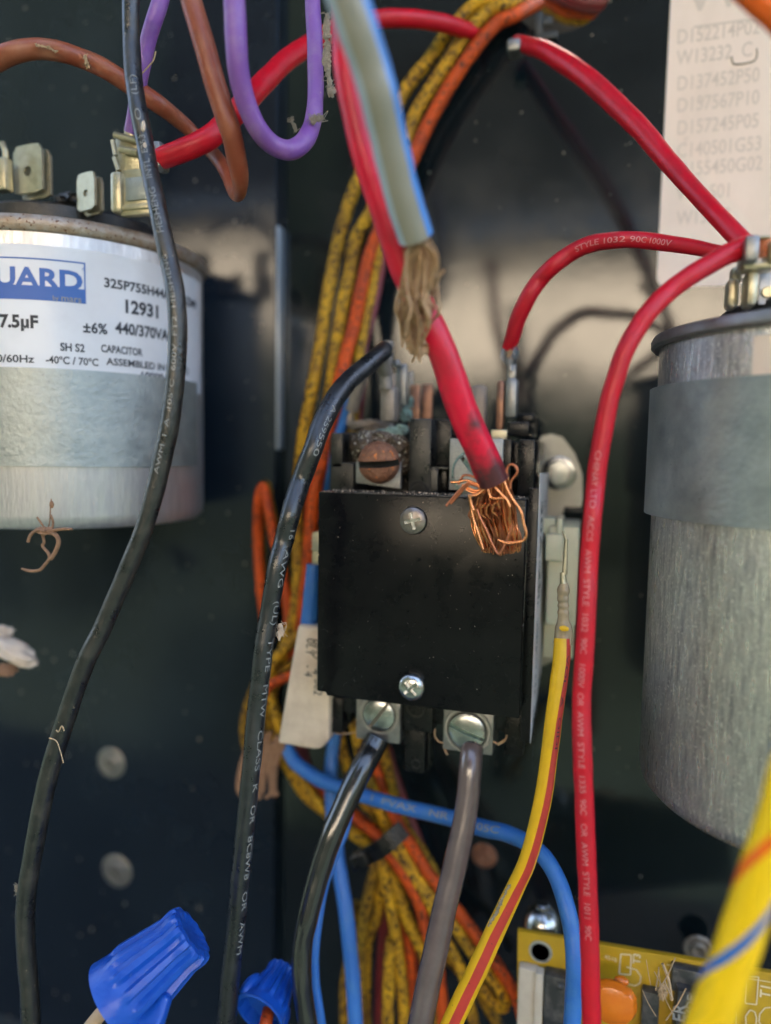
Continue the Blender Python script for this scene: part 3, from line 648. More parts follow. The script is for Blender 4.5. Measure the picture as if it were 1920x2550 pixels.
def head_screw(parent, px, py, Y, w, kind, m, rot=0., dome=.45, tilt=0., name='screw'):
    """a real screw head at depth Y: 'phillips' or 'slot'"""
    p = at(px, py, Y); r = rad(p, w); mt = Matrix.Translation(p) @ Matrix.Rotation(R_(90) + tilt, 4, 'X')
    t = bmesh.new(); n = 40; prof = [(r * .98, -r * .25), (r, -.02), (r * .985, r * .10), (r * .93, r * .26), (r * .80, r * .26 + r * dome * .28), (r * .55, r * .26 + r * dome * .5), (r * .25, r * .26 + r * dome * .62), (0, r * .26 + r * dome * .66)]
    g = G(); g.lathe(prof, mt, n=n); o = build(name, g, m, parent, ang=.45)
    top = r * .26 + r * dome * .66
    g = G()
    if kind == 'phillips':
        for k in range(2):
            g.box((-r * .60, -r * .12, top - r * .42), (r * .60, r * .12, top + r * .2), mtx=mt @ Matrix.Rotation(rot + k * math.pi / 2, 4, 'Z'))
            if k == 0: g1 = g; g = G()
        g = (g1, g)
    else:
        wd = r * .10; g.box((-r * .93, -wd, r * .12), (r * .93, wd, top + r * .012), bev=0, mtx=mt @ Matrix.Rotation(rot, 4, 'Z'))
    return o, g, mt, r, top
def cut(o, g, m):
    """subtract g from mesh object o, the recess lined with m"""
    me = bpy.data.meshes.new('c'); bm = g.bm
    for v in bm.verts: v.co = (v.co - ORG[o.parent.name]) * U
    bmesh.ops.recalc_face_normals(bm, faces=bm.faces); bm.to_mesh(me); bm.free(); me.materials.append(M[m])
    c = bpy.data.objects.new('c', me); COL.objects.link(c); c.location = o.parent.location
    md = o.modifiers.new('b', 'BOOLEAN'); md.operation = 'DIFFERENCE'; md.object = c; md.solver = 'EXACT'
    try: md.material_mode = 'TRANSFER'
    except Exception: pass
    dg = bpy.context.evaluated_depsgraph_get(); dg.update(); nm = bpy.data.meshes.new_from_object(o.evaluated_get(dg))
    o.modifiers.clear(); nm.name = o.name; o.data = nm
    bpy.data.objects.remove(c)
    bm = bmesh.new(); bm.from_mesh(nm)
    for e in bm.edges: e.smooth = not (len(e.link_faces) == 2 and e.calc_face_angle(0) > .5)
    for f in bm.faces: f.smooth = True
    bm.to_mesh(nm); bm.free()
def screw(parent, *a, recess='pits', cw=1., **k):
    o, g, mt, r, top = head_screw(parent, *a, **k)
    for q in (g if isinstance(g, tuple) else (g,)): cut(o, q, recess)
    return o
screw(ct, 1030, 1296, YC - .02, 70, 'phillips', 'screw_dull', rot=.25, dome=.3, recess='screw', name='cover_screw')
screw(ct, 1026, 1710, YC - .08, 70, 'phillips', 'screw', rot=.75, dome=.45, recess='screw', name='cover_screw')

# left upper lug: pale plate, rusted slotted screw, corroded metal behind
g = G(); YU = 17.75
pl = [at(886, 1150, YU), at(997, 1150, YU), at(997, 1217, YU), at(886, 1203, YU)]
for q in pl: q.y = YU
g.prism(pl, (0, .14, 0), bev=.012); build('lug_plate', g, 'lug', ct)
g = G()
for (x, y, Y, w, sc, sd_) in ((905, 1108, 18.2, 62, (1, .8, 1.1), 3), (945, 1092, 18.4, 70, (1.3, .8, .55), 4), (992, 1112, 18.3, 60, (.9, .8, 1.0), 7), (1000, 1150, 18.35, 50, (.75, .7, 1.4), 8), (892, 1135, 18.3, 34, (.8, .8, 1.3), 9)):
    p = at(x, y, Y); g.lump(p, rad(p, w), sc=sc, amp=.32, fr=2.4, sub=4, seed=sd_)
build('corroded_clamp', g, 'corroded', ct)
g = G()
for (x, y, Y, w, sc, sd_) in ((975, 1078, 18.9, 44, (1.6, .8, .6), 3), (945, 1086, 18.8, 24, (1.6, .8, .6), 5), (1000, 1070, 19.0, 34, (1, .8, .7), 6)):
    p = at(x, y, Y); g.lump(p, rad(p, w), sc=sc, amp=.45, fr=3, sub=4, seed=sd_)
build('verdigris_crust', g, 'verdigris', ct)
o, g, mt, r, top = head_screw(ct, 943, 1152, YU - .22, 106, 'slot', 'rust', rot=.06, dome=.5, tilt=.16, name='rusted_screw')
g.bm.free(); g = G(); g.box((-r * 1.2, -r * .15, -r * .02), (r * 1.2, r * .15, r * 2), mtx=mt @ Matrix.Rotation(.06, 4, 'Z')); cut(o, g, 'pits')
for v in o.data.vertices:
    k = mnoise.noise(Vector(v.co) * 900) * .0001; v.co += Vector((k, k, -k))
# right upper lug (square plated block with a flush slotted screw)
g = G(); bx(g, 1119, 1092, 1252, 1222, YU, 18.9, .02); build('lug', g, 'lug', ct)
g = G(); bx(g, 1252, 1094, 1272, 1222, YU + .12, 18.8, .02); build('lug_side', g, 'plastic', ct)
g = G(); screw(ct, 1184, 1178, YU + .03, 112, 'slot', 'lug', rot=-.85, dome=.08, recess='verdigris', name='lug_screw')
q = at(1184, 1178, YU); rq = rad(q, 116); g = G(); g.lathe([(rq * .94, -.01), (rq * .95, .045), (rq * 1.03, .045), (rq * 1.04, -.01)], Matrix.Translation(q) @ Matrix.Rotation(R_(90), 4, 'X'), n=40, caps=False); build('screw_groove', g, 'verdigris', ct)
# brass tongue peeping behind the right lug
g = G(); bx(g, 1222, 1070, 1262, 1094, 18.9, 19.9, .02); build('brass_strip', g, 'tin', ct)
# lower lugs
for (a, b, c, d, Y, sx_, sy_, sw, rot, m, rec) in ((887, 1738, 996, 1846, YU - .1, 946, 1778, 84, .95, 'screw', 'screw_dull'), (1104, 1760, 1228, 1874, YU - .25, 1164, 1818, 98, -.33, 'screw', 'verdigris')):
    g = G(); bx(g, a, b, c, d, Y, Y + 1.3, .02, mtx=None); lg = build('lug', g, 'tin_grey', ct)
    ring(sx_, sy_, Y, sw * 1.18, 'lug', 'lug_collar', th=.05, parent=ct)
    screw(ct, sx_, sy_, Y + .02, sw, 'slot', m, rot=rot, dome=.22, recess=rec, name='lug_screw')
# thin stray copper strands at the lower lugs
g = G()
for c in ([(886, 1824, 17.9, 4), (862, 1827), (838, 1826), (832, 1818)], [(1084, 1815, 17.7, 4), (1083, 1832), (1092, 1846), (1104, 1850)], [(1256, 1842, 17.6, 4), (1240, 1852), (1228, 1846), (1226, 1860)], [(1104, 1858, 17.6, 5), (1110, 1872), (1114, 1880)], [(1262, 1830, 17.6, 4), (1256, 1845), (1240, 1855)]):
    pts, rr = wpath(c, 5); g.tube(pts, rr, n=7)
tag(build('stray_strand', g, 'copper_old', ct), None)

# upper terminals behind: spade receptacles, blades
def blade(px, pyt, w, pyb, Y, m, name='blade', th=.08, parent=None):
    a = at(px - w / 2, pyb, Y); b = at(px + w / 2, pyt, Y); g = G()
    g.box((a.x, Y, a.z), (b.x, Y + th, b.z), bev=min(th * .4, .12)); return build(name, g, m, parent or ct, ang=.5)
blade(1032, 958, 28, 1075, 20.2, 'burnt_copper'); blade(1062, 956, 30, 1075, 20.6, 'burnt_copper'); blade(1190, 958, 44, 1090, 20.6, 'burnt', th=.3)
blade(1245, 946, 24, 1072, 19.4, 'burnt_copper', th=.4); blade(978, 930, 40, 1040, 20.6, 'burnt'); blade(1017, 925, 22, 985, 20.8, 'tin_grey')
g = G(); p = at(1012, 1032, 19.9); g.lump(p, rad(p, 27), sc=(.9, .7, 1.2), amp=.7, seed=12, sub=4); p = at(1024, 1000, 20.0); g.lump(p, rad(p, 13), sc=(.8, .7, 2.0), amp=.6, seed=13, sub=4); build('verdigris_crust', g, 'verdigris', ct)
g = G(); p = at(920, 1062, 19.9); g.lump(p, rad(p, 90), sc=(1.2, .6, .35), amp=.4, seed=19, sub=4); build('soot_crust', g, 'burnt', ct)
# ------------------------------------------------------------------ wires
def wthing(name, label, ctrl, m, cat='wire', group=None, n=18, per=8, stripe=None, twist=None):
    pts, rads = wpath(ctrl, per); t = thing(name, label, cat, pts[-1], group)
    g = G(); g.tube(pts, rads, n=n, stripe=stripe, twist=twist); build('insulation', g, m, t); return t, pts, rads
def arclen_at(pts, px, py):
    L = 0; best = (1e9, 0)
    for a, b in zip(pts, pts[1:]):
        q = to_px(a); d = (q[0] - px) ** 2 + (q[1] - py) ** 2
        if d < best[0]: best = (d, L)
        L += (b - a).length
    return best[1]
def wtext(t, pts, rads, s, start, end, hpx, off=0., matn='print_white', bold=0., up=1):
    """print s so that it begins at pixel start and ends at pixel end"""
    a, b = arclen_at(pts, *start), arclen_at(pts, *end); k = min(range(len(pts)), key=lambda i: (to_px(pts[i])[0] - start[0]) ** 2 + (to_px(pts[i])[1] - start[1]) ** 2)
    size = rad(pts[k], hpx) * 2 / .7; w1 = text_w(s, size, bold, 1); sx = abs(b - a) / w1
    return wire_text(t, s, pts, rads, a, size, off=off, up=up, matn=matn, bold=bold, sx=sx, rev=(b < a))

# long black wire in front of the left capacitor
t, p, r = wthing('black_wire', 'long thick black wire hanging in front of the labelled capacitor at the left', [(328, -40, 14.0, 44), (326, 30, 14, 42), (327, 100), (334, 200, 13.9, 43), (347, 288, 13.8, 43), (365, 384), (388, 500, 13.6, 44), (413, 614, 13.5, 46), (424, 660), (438, 736, 13.4, 47), (443, 832), (436, 947), (422, 1062, 13.4, 47), (397, 1178), (368, 1290, 13.4, 45), (319, 1414), (266, 1541), (219, 1637, 13.3, 46), (174, 1760), (128, 1905, 13.2, 46), (100, 2025), (76, 2160, 13.2, 46), (64, 2275), (69, 2409, 13.2, 44), (78, 2560, 13.2, 46)], ['black_wire_dusty'])
wtext(t, p, r, 'AWM  I  A  105ºC  600V  FT2  HESHENG', (386, 1180), (413, 640), 11, off=.35, up=-1)
wtext(t, p, r, 'HESHENG   INTL  E253', (408, 595), (349, 350), 15, off=.2, up=-1, matn='print_white')
wtext(t, p, r, 'O   (LF)', (346, 312), (333, 205), 15, off=.15, up=-1)
g = G()
for (x, y, wd, sc) in ((357, 315, 15, (.8, .5, 1.7)), (360, 364, 13, (.9, .5, 1.3))):
    q = at(x, y, 13.66); g.lump(q, rad(q, wd) * 1.1, sc=sc, amp=.12, sub=3, seed=y)
build('glue_drop', g, 'sealant', t)
# second black wire, printed, to the contactor's upper left terminal
t, p, r = wthing('black_wire', 'black wire printed 16 AWG that bends up into the burnt upper left contactor terminal', [(958, 872, 18.2, 44), (947, 882, 17.9, 46), (909, 914, 17.4, 48), (868, 950, 16.9, 49), (832, 997, 16.4, 50), (803, 1055, 16.0, 50), (778, 1120, 15.7, 50), (751, 1195), (724, 1278, 15.3, 49), (708, 1345), (690, 1414, 15.1, 48), (669, 1530), (655, 1626, 15, 48), (640, 1760), (626, 1918, 14.9, 47), (611, 2064), (600, 2179), (589, 2294), (577, 2409), (564, 2570, 14.9, 48)], ['black_wire'])
wtext(t, p, r, '16   AWG   (UL)   TYPE   MTW   CLASS   K   OR   8C8W8   OR   AWM', (712, 1300), (573, 2360), 15, off=-.70, up=1, matn='print_white')
wtext(t, p, r, 'A 259550', (815, 1010), (760, 1128), 14, off=-.45, up=1, matn='print_white')
# its burnt crimp terminal
term = G()
c = at(958, 968, 18.6); 
seg_tube(term, at(946, 878, 18.3), at(962, 930, 18.7), rad(c, 40), r2=rad(c, 34)); seg_tube(term, at(957, 915, 18.7), at(962, 968, 18.8), rad(c, 32), r2=rad(c, 36))
bx(term, 944, 958, 984, 1052, 18.75, 19.25, .13)
build('crimp_terminal', term, 'burnt', t)
g = G(); seg_tube(g, at(968, 850, 19.1), at(964, 905, 19.1), rad(at(968, 850, 19.1), 29)); build('sleeve_stub', g, 'burnt', t)
g = G(); bx(g, 985, 905, 1012, 1010, 19.4, 19.6, .05); q = at(988, 905, 19.3); g.lump(q, rad(q, 22), sc=(1, .5, .8), amp=.3, seed=2); build('second_receptacle', g, 'tin_grey', t)

# purple loop and purple wire
t, p, r = wthing('purple_wire', 'purple wire hanging in a U-shaped loop from the top edge', [(583, -50, 13.4, 56), (584, 0, 13.4, 55), (588, 100, 13.5, 54), (595, 180, 13.7, 53), (612, 255, 14, 51), (640, 318, 14.3, 49), (678, 360, 14.7, 47), (722, 374, 15, 47), (757, 352, 15.3, 46), (777, 310, 15.6, 43), (786, 250, 15.8, 41), (786, 154, 16, 40), (778, 0, 16.2, 39), (775, -50)], ['purple'])
wire('purple_wire', 'short purple wire running down behind the black wire onto the left capacitor', [(410, -50, 15.2, 40), (401, 0, 15.2, 40), (385, 50), (368, 110, 15.3, 38), (352, 190, 15.4, 36), (338, 260, 15.5, 33), (325, 330, 15.7, 30)], ['purple'], n=16)
# brown wire that arcs over the capacitor, doubles back and rises again
t, p, r = wthing('brown_wire', 'rusty brown wire arching over the left capacitor and doubling back in a sharp bend', [(-50, 175, 14.7, 50), (0, 146, 14.8, 50), (38, 130), (96, 122, 15, 47), (154, 130), (211, 149, 15.3, 46), (269, 176), (325, 212, 15.6, 44), (384, 252), (442, 297, 16.2, 38), (490, 340, 16.6, 34), (538, 392), (566, 436, 16.2, 33), (578, 466, 15.9, 34), (590, 484, 15.5, 36), (597, 466, 15.1, 38), (594, 425, 14.8, 46), (576, 335, 14.3, 52), (549, 250, 14.1, 54), (515, 134, 13.9, 54), (476, 0, 13.8, 53), (462, -50)], ['brown'])
# red wires
t, p, r = wthing('red_wire', 'red wire arching from the left capacitor crimp up behind the purple loop', [(385, 400, 15.6, 52), (430, 383, 15.6, 53), (480, 364, 15.7, 55), (525, 340, 15.9, 56), (568, 300, 16.2, 55), (599, 268), (640, 224, 16.8, 53), (698, 163, 17.6, 50), (755, 121, 18.4, 48), (820, 84, 19.2, 46), (880, 60, 19.8, 44), (940, 48, 20.2, 43), (1024, 46, 20.6, 42), (1101, 58, 21.2, 40), (1160, 76, 21.9, 38), (1195, 90, 22.4, 36)], ['red'])
cr = G(); bx(cr, 372, 346, 398, 418, 15.4, 15.9, .12); build('crimp_collar', cr, 'tin_grey', t)
term = G(); YS = 16.0
bx(term, 272, 424, 300, 528, YS - .1, YS + .35, .1); bx(term, 300, 420, 372, 535, YS + .05, YS + .25, .03); bx(term, 286, 330, 346, 425, YS + .1, YS + .3, .05); bx(term, 300, 508, 372, 520, YS - .02, YS + .1, .02)
bx(term, 308, 312, 330, 345, YS, YS + .15, .03)
seg_tube(term, at(281, 350, YS), at(288, 388, YS), rad(at(281, 350, YS), 12)); seg_tube(term, at(286, 336, YS), at(345, 352, YS), rad(at(281, 350, YS), 16)); seg_tube(term, at(300, 372, YS - .05), at(345, 380, YS - .05), rad(at(281, 350, YS), 18)); seg_tube(term, at(285, 392, YS), at(296, 425, YS), rad(at(281, 350, YS), 12))
build('spade_receptacle', term, 'tin', t); g = G(); bx(g, 312, 440, 366, 498, YS - .0, YS + .04, .02); build('receptacle_window', g, 'zinc', t)
t, p, r = wthing('red_wire', 'red wire curving down over the faded paper label to the right capacitor terminal', [(1288, 106, 22.4, 34), (1312, 112, 22.0, 38), (1357, 127, 21.2, 44), (1434, 173, 20.4, 50), (1510, 236, 19.8, 52), (1587, 315, 19.2, 51), (1660, 398, 18.6, 47), (1741, 488, 17.8, 45), (1798, 548, 17.2, 46), (1858, 612, 16.7, 48)], ['red'])
g = G(); bx(g, 1262, 92, 1296, 124, 21.8, 22.4, .08); build('clip', g, 'tin_grey', t)
t, p, r = wthing('red_wire', 'thin red wire looping from the contactor right terminal to the right capacitor', [(1268, 868, 19.6, 34), (1278, 838, 19.4, 38), (1291, 794, 19.2, 41), (1318, 736, 19, 42), (1345, 698), (1376, 666, 18.8, 41), (1420, 632), (1472, 608, 18.6, 41), (1549, 597, 18.3, 40), (1626, 601), (1702, 611, 17.9, 38), (1779, 625, 17.5, 34), (1840, 636, 17.2, 32)], ['red'])
wtext(t, p, r, 'STYLE 1032 90C 1000V', (1440, 620), (1680, 607), 13, off=-.1, up=1, matn='print_pale', bold=.01)
g = G(); q = at(1270, 882, 19.5); rr_ = rad(q, 42)
g.lathe([(rr_ * .55, -.12), (rr_, -.1), (rr_ * 1.05, 0), (rr_, .1), (rr_ * .55, .12), (rr_ * .5, 0), (rr_ * .55, -.12)], facing(q, Vector((-.3, -1, .35))), n=28, ey=1.3); build('clear_crimp_sleeve', g, 'clear', t)
g = G()
for k in range(9): 
    a = k * .7; q2 = q + Vector((.05 * math.cos(a), 0, .09 * math.sin(a))); g.tube([q2 + Vector((0, .1, .15)), q2 + Vector((.01, -.1, 0)), q2 + Vector((0, -.02, -.2))], [.018] * 3, n=6)
build('crimped_strands', g, 'copper_old', t)
g = G(); bx(g, 1262, 905, 1284, 960, 19.5, 19.65, .04); bx(g, 1256, 940, 1288, 1042, 19.35, 19.75, .12); seg_tube(g, at(1268, 890, 19.5), at(1272, 925, 19.5), .09); build('spade_receptacle', g, 'tin_grey', t)
t, p, r = wthing('red_wire', 'long red wire running down before the right capacitor to the bottom edge', [(1872, 612, 16.0, 54), (1848, 619, 15.9, 54), (1815, 633, 15.8, 52), (1779, 652, 15.7, 50), (1722, 685, 15.5, 49), (1666, 726, 15.4, 48), (1618, 773, 15.2, 48), (1583, 822, 15.1, 47), (1553, 880, 15, 46), (1533, 945), (1515, 1008), (1502, 1074), (1491, 1139), (1483, 1216), (1476, 1280, 14.8, 45), (1467, 1395), (1461, 1510, 14.7, 46), (1455, 1626), (1449, 1741), (1450, 1856, 14.6, 47), (1453, 1910), (1458, 2064), (1464, 2217), (1470, 2371), (1474, 2570, 14.6, 46)], ['red'])
wtext(t, p, r, 'CHINAY  LTD  ACCS   AWM  STYLE  1032  90C   1000V  OR  AWM  STYLE  1335  90C   OR  AWM  STYLE  1011  90C', (1500, 1120), (1450, 2330), 15, off=.12, up=1, matn='print_pale')
# ferrule with bare copper where it meets the terminal
g = G(); bx(g, 1857, 584, 1892, 648, 15.4, 16.3, .05); build('crimp_collar', g, 'tin_grey', t)
g = G(); bx(g, 1850, 646, 1935, 670, 15.7, 16.2, .08); bx(g, 1918, 590, 1950, 650, 15.5, 16.3, .1); bx(g, 1860, 668, 1890, 760, 15.85, 16.5, .11); bx(g, 1890, 585, 1920, 592, 15.7, 16.2, .03); build('spade_receptacle', g, 'tin', t)
g = G()
for k in range(7):
    y = 600 + k * 6.5; pts = [at(1888, y + 2, 15.75 - .02 * math.sin(k)), at(1904, y - 1, 15.72), at(1922, y - 4, 15.75)]; g.tube(pts, [.026] * 3, n=8)
build('copper_strand', g, 'copper', t)

# fat grey cable, out of focus, frayed at its end; edge stripes paint in sky reflections
t, p, r = wthing('grey_cable', 'fat grey cable, sky reflections painted as pale and bright blue edges, lower end frayed', [(848, -60, 10.6, 108), (868, 0, 10.7, 106), (893, 80, 10.9, 104), (922, 165, 11.2, 100), (943, 235, 11.4, 97), (959, 307, 11.7, 94), (977, 385, 12, 92), (995, 461, 12.3, 91), (1013, 525, 12.6, 90), (1034, 590, 12.9, 90)], ['grey_wire', 'glint_pale', 'glint_blue'], n=36, stripe=lambda i: 1 if 4 <= i <= 9 else 2 if 26 <= i <= 31 else 0)
end = p[-1]; random.seed(5)
for k in range(120):
    a = random.uniform(0, 6.28); q = rad(end, 74) * math.sqrt(random.random()); s0 = end + Vector((q * math.cos(a), q * .6 * math.sin(a), q * math.sin(a) * .3 + .1))
    u = random.uniform(-1, 1); ex, ey = 1052 + u * 30, random.uniform(780, 905) - abs(u) * 40 - (40 if u > .3 else 0)
    if k % 4 == 0: ey = random.uniform(650, 760)
    ex -= 16; xm, ym = 1046 + u * 36 + random.uniform(-12, 12), 690 + random.uniform(-30, 30)
    Y2 = 13.5 + random.uniform(-.35, .55)
    P = catmull([tuple(s0), tuple(at(1046 + u * 34 + random.uniform(-10, 10), 634, Y2 - .3)), tuple(at(xm, ym, Y2 - .15)), tuple(at(xm + random.uniform(-24, 16), (ym + ey) / 2 - 12, Y2 - .1)), tuple(at(xm + random.uniform(-22, 18), (ym + ey) / 2 + 24, Y2)), tuple(at(ex + random.uniform(-8, 8), ey, Y2 + .3))], 5)
    g = G(); g.tube([Vector(q) for q in P], [random.uniform(.016, .030)] * len(P), n=6); build('frayed_strand', g, random.choice(['copper_old', 'tape', 'tape', 'root']), t)
g = G()
for (x, y, wd, sc, sd_) in ((1045, 700, 56, (.8, .6, 1.3), 1), (1028, 800, 66, (.8, .6, 1.3), 2), (1046, 856, 66, (.95, .6, .8), 3), (1050, 640, 54, (.9, .6, .9), 9)):
    q = at(x, y, 13.95); g.lump(q, rad(q, wd), sc=sc, amp=.5, fr=4, sub=4, seed=sd_)
build('frayed_wad', g, 'copper_old', t)
# sooty red cable in front of the contactor with fanned copper strands
def sooty(k, a, fr): return 0
t, p, r = wthing('red_cable', 'fat sooty red cable ending in fanned bare copper strands over the contactor cover', [(845, -60, 12.9, 66), (857, 58, 12.9, 66), (868, 192, 12.9, 67), (903, 365, 13.1, 68), (944, 492, 13.3, 69), (994, 640, 13.6, 70), (1048, 760, 13.9, 71), (1098, 868, 14.1, 73), (1153, 1024, 14.5, 76), (1203, 1139, 14.8, 78), (1231, 1199, 15.0, 80)], ['red_dirty'], n=28)
end = p[-1]; T = (p[-1] - p[-3]).normalized(); random.seed(9)
def strand(ctrl, w=5.6, m='copper'):
    pts, rr = wpath([(c[0], c[1], c[2], w) for c in ctrl], 6); g = G(); g.tube(pts, rr, n=8); return build('copper_strand', g, m if m != 'copper' else random.choice(['copper', 'copper', 'copper_dark']), t, ang=1.2)
for k in range(190):
    u = random.uniform(-1, 1); dp = random.uniform(0, 1) * math.sqrt(max(0, 1 - u * u * .8))
    sx_ = 1231 + u * 32; sy_ = 1203 - u * 10
    xm = 1228 + u * 52 + random.uniform(-4, 4); ex = 1247 + u * 44 + random.uniform(-7, 7)
    ey = 1366 + random.uniform(-14, 10) + (1 - abs(u)) * 8; bow = random.uniform(-10, 10)
    Y1 = 15.0 + (1 - dp) * .5; Y2 = 15.2 + (1 - dp) * .9; Y3 = 15.7 + (1 - dp) * .6
    strand([(sx_, sy_ - 22, Y1 + .05), (sx_ + u * 5, sy_ + 8, Y1), (xm, 1258 + random.uniform(-12, 12), Y2), (xm + 4 + bow * .5, 1300, Y2 + .15), ((xm + ex) / 2 + 4 + bow, 1335, (Y2 + Y3) / 2), (ex, ey, Y3)], random.uniform(3.6, 5.4))
for k in range(9):
    x = random.uniform(1178, 1250); y = random.uniform(1222, 1268)
    strand([(x, y, 15.0), (x - random.uniform(4, 10), y + 10, 15.05), (x - random.uniform(2, 12), y + 26, 15.1), (x + random.uniform(-4, 8), y + 38, 15.2), (x + random.uniform(2, 16), y + 58, 15.45)], 4.8)
for c in ([(1264, 1216, 14.9), (1271, 1217), (1272, 1201), (1279, 1190), (1288, 1178), (1287, 1164), (1276, 1156), (1266, 1161), (1262, 1174), (1262, 1190)],
          [(1256, 1200, 14.9), (1262, 1215), (1275, 1240), (1297, 1272), (1304, 1303), (1311, 1329), (1304, 1345), (1284, 1350), (1261, 1351), (1240, 1344)],
          [(1187, 1268, 15), (1198, 1295), (1212, 1322), (1225, 1353), (1242, 1380), (1259, 1353), (1268, 1330), (1278, 1306)],
          [(1200, 1212, 14.9), (1180, 1202), (1160, 1196), (1142, 1200), (1122, 1201)], [(1195, 1214, 14.9), (1178, 1206), (1162, 1204), (1138, 1228), (1111, 1260)], [(1200, 1216, 14.95), (1180, 1208), (1165, 1208), (1146, 1228), (1122, 1254)],
          [(1200, 1205, 15), (1181, 1188), (1158, 1183), (1148, 1192), (1142, 1206)], [(1205, 1214, 15), (1185, 1222), (1165, 1214), (1150, 1208)], [(1210, 1216, 15), (1195, 1228), (1175, 1226), (1160, 1218)],
          [(1206, 1218, 14.9), (1188, 1232), (1172, 1236), (1174, 1256), (1180, 1270)], [(1215, 1218, 14.9), (1220, 1235), (1226, 1240), (1245, 1241), (1262, 1240)], [(1232, 1212, 14.85), (1246, 1228), (1262, 1244), (1270, 1262)],
          [(1168, 1232, 15), (1172, 1258), (1178, 1290), (1190, 1325), (1203, 1368)], [(1285, 1352, 15.3), (1270, 1356), (1258, 1352)]):
    Yk = c[0][2]; strand([(q[0], q[1], q[2] if len(q) > 2 else Yk) for q in c], 6.2)

# black and bleached grey wires from the lower lugs
wire('black_wire', 'glossy black wire leaving the lower left contactor lug', [(940, 1838, 17.6, 58), (925, 1868, 17.4, 60), (903, 1910, 17.0, 60), (867, 1985, 16.6, 58), (828, 2075, 16.2, 57), (793, 2178, 15.9, 55), (767, 2280, 15.6, 53), (753, 2360, 15.5, 51), (751, 2430, 15.4, 50), (758, 2500), (770, 2580, 15.4, 50)], ['black_gloss'], n=24)
wire('bleached_grey_wire', 'thick glossy greyish brown wire leaving the lower right contactor lug', [(1176, 1860, 17.5, 58), (1172, 1910, 17.2, 58), (1160, 2025, 16.9, 59), (1136, 2140, 16.6, 60), (1110, 2256, 16.3, 61), (1084, 2371, 16, 62), (1062, 2470, 15.8, 63), (1042, 2580, 15.7, 64)], ['mauve_wire'], n=24)
# blue wires
t, p, r = wthing('blue_wire', 'blue printed wire curving from the white tag under the contactor wires to the circuit board', [(712, 1858, 19.6, 32), (722, 1878, 19.5, 34), (740, 1904, 19.4, 35), (794, 1940, 19.2, 36), (851, 1962, 19, 36), (928, 1988, 18.9, 37), (1024, 2014, 18.7, 38), (1120, 2036, 18.5, 40), (1197, 2060, 18.2, 42), (1262, 2076, 17.8, 42), (1312, 2098, 17.4, 41), (1357, 2137, 17, 41), (1388, 2190, 16.7, 42), (1410, 2256, 16.4, 43), (1425, 2332, 16.2, 43), (1432, 2409, 16, 43), (1429, 2486), (1422, 2580, 15.9, 44)], ['blue'])
wtext(t, p, r, 'I  PVAX   NR 7   105C', (930, 1988), (1255, 2072), 16, off=-.1, up=1, matn='print_white', bold=.01)
wire('blue_wire', 'blue wire running straight down behind the lower black contactor wire', [(842, 1790, 20.2, 30), (832, 1840, 20.2, 32), (824, 1910, 20.0, 33), (826, 2006, 19.6, 35), (842, 2140, 19.2, 37), (862, 2275, 18.8, 38), (876, 2409, 18.5, 38), (888, 2580, 18.2, 38)], ['blue'])
wire('blue_wire', 'thin bright blue wire hugging the lower black contactor wire', [(880, 1960, 17.8, 22), (862, 2060, 17.4, 22), (838, 2120, 17.1, 23), (812, 2190, 16.8, 23), (795, 2270, 16.5, 24), (783, 2371, 16.2, 25), (784, 2448, 16.1, 26), (794, 2524, 16, 27), (804, 2590, 16, 27)], ['blue'])
wire('blue_wire', 'scorched light blue wire behind the black wire at the contactor upper left corner', [(872, 990, 19.8, 26), (862, 1030, 19.9, 26), (847, 1075, 20, 26), (832, 1130, 20.2, 25), (817, 1185, 20.4, 24), (806, 1235, 20.6, 24), (798, 1300, 20.8, 24)], ['blue'])
g = G(); seg_tube(g, at(898, 940, 19.6), at(876, 1022, 19.8), rad(at(898, 940, 19.6), 34)); bx(g, 862, 1022, 878, 1060, 19.8, 20, .04); tag(build('scorched_sleeve', g, 'burnt', None, at(880, 1020, 19.8)), 'scorched brown sleeve on the blue wire left of the burnt terminal', 'sleeve')
# blue tail with its spade into the white tag, left of the cover
wire('blue_wire', 'short blue wire going into the top of the stained white tag', [(781, 1405, 18.0, 36), (779, 1440, 18, 38), (773, 1510, 18, 42), (766, 1590, 18, 44)], ['blue'])
g = G(); bx(g, 776, 1325, 806, 1375, 18.0, 18.3, .05); bx(g, 774, 1372, 806, 1425, 17.95, 18.35, .1)
for k in range(4): seg_tube(g, at(776, 1336 + k * 10, 17.98), at(800, 1336 + k * 10, 17.98), .02, n=6)
tag(build('spade_terminal', g, 'tin', None, at(785, 1425, 18)), 'ribbed metal spade terminal above the blue wire beside the cover', 'terminal')
YG = 17.6; g = G(); pts = [at(741, 1556, YG), at(822, 1566, YG), at(822, 1700, YG), at(820, 1842, YG), at(800, 1866, YG), at(780, 1868, YG), at(690, 1852, YG)]
for q in pts: q.y = YG
g.prism(pts, (.0, .5, 0), bev=.09); tg = tag(build('wire_tag', g, 'tag', None, pts[-1], ang=.9), 'stained white plastic tag sleeve half hidden behind the contactor cover', 'tag')
for s, x, y, e in (('BFU   4', 782, 1590, .36), ('0LY   - 4', 764, 1588, .34), ('502', 784, 1690, .34)):
    q = at(x, y, YG - .008); q.y = YG - .008; plane_text(tg, s, q, (-.06, 0, -1), (1, 0, -.06), e, 'print_black', sx=.9)
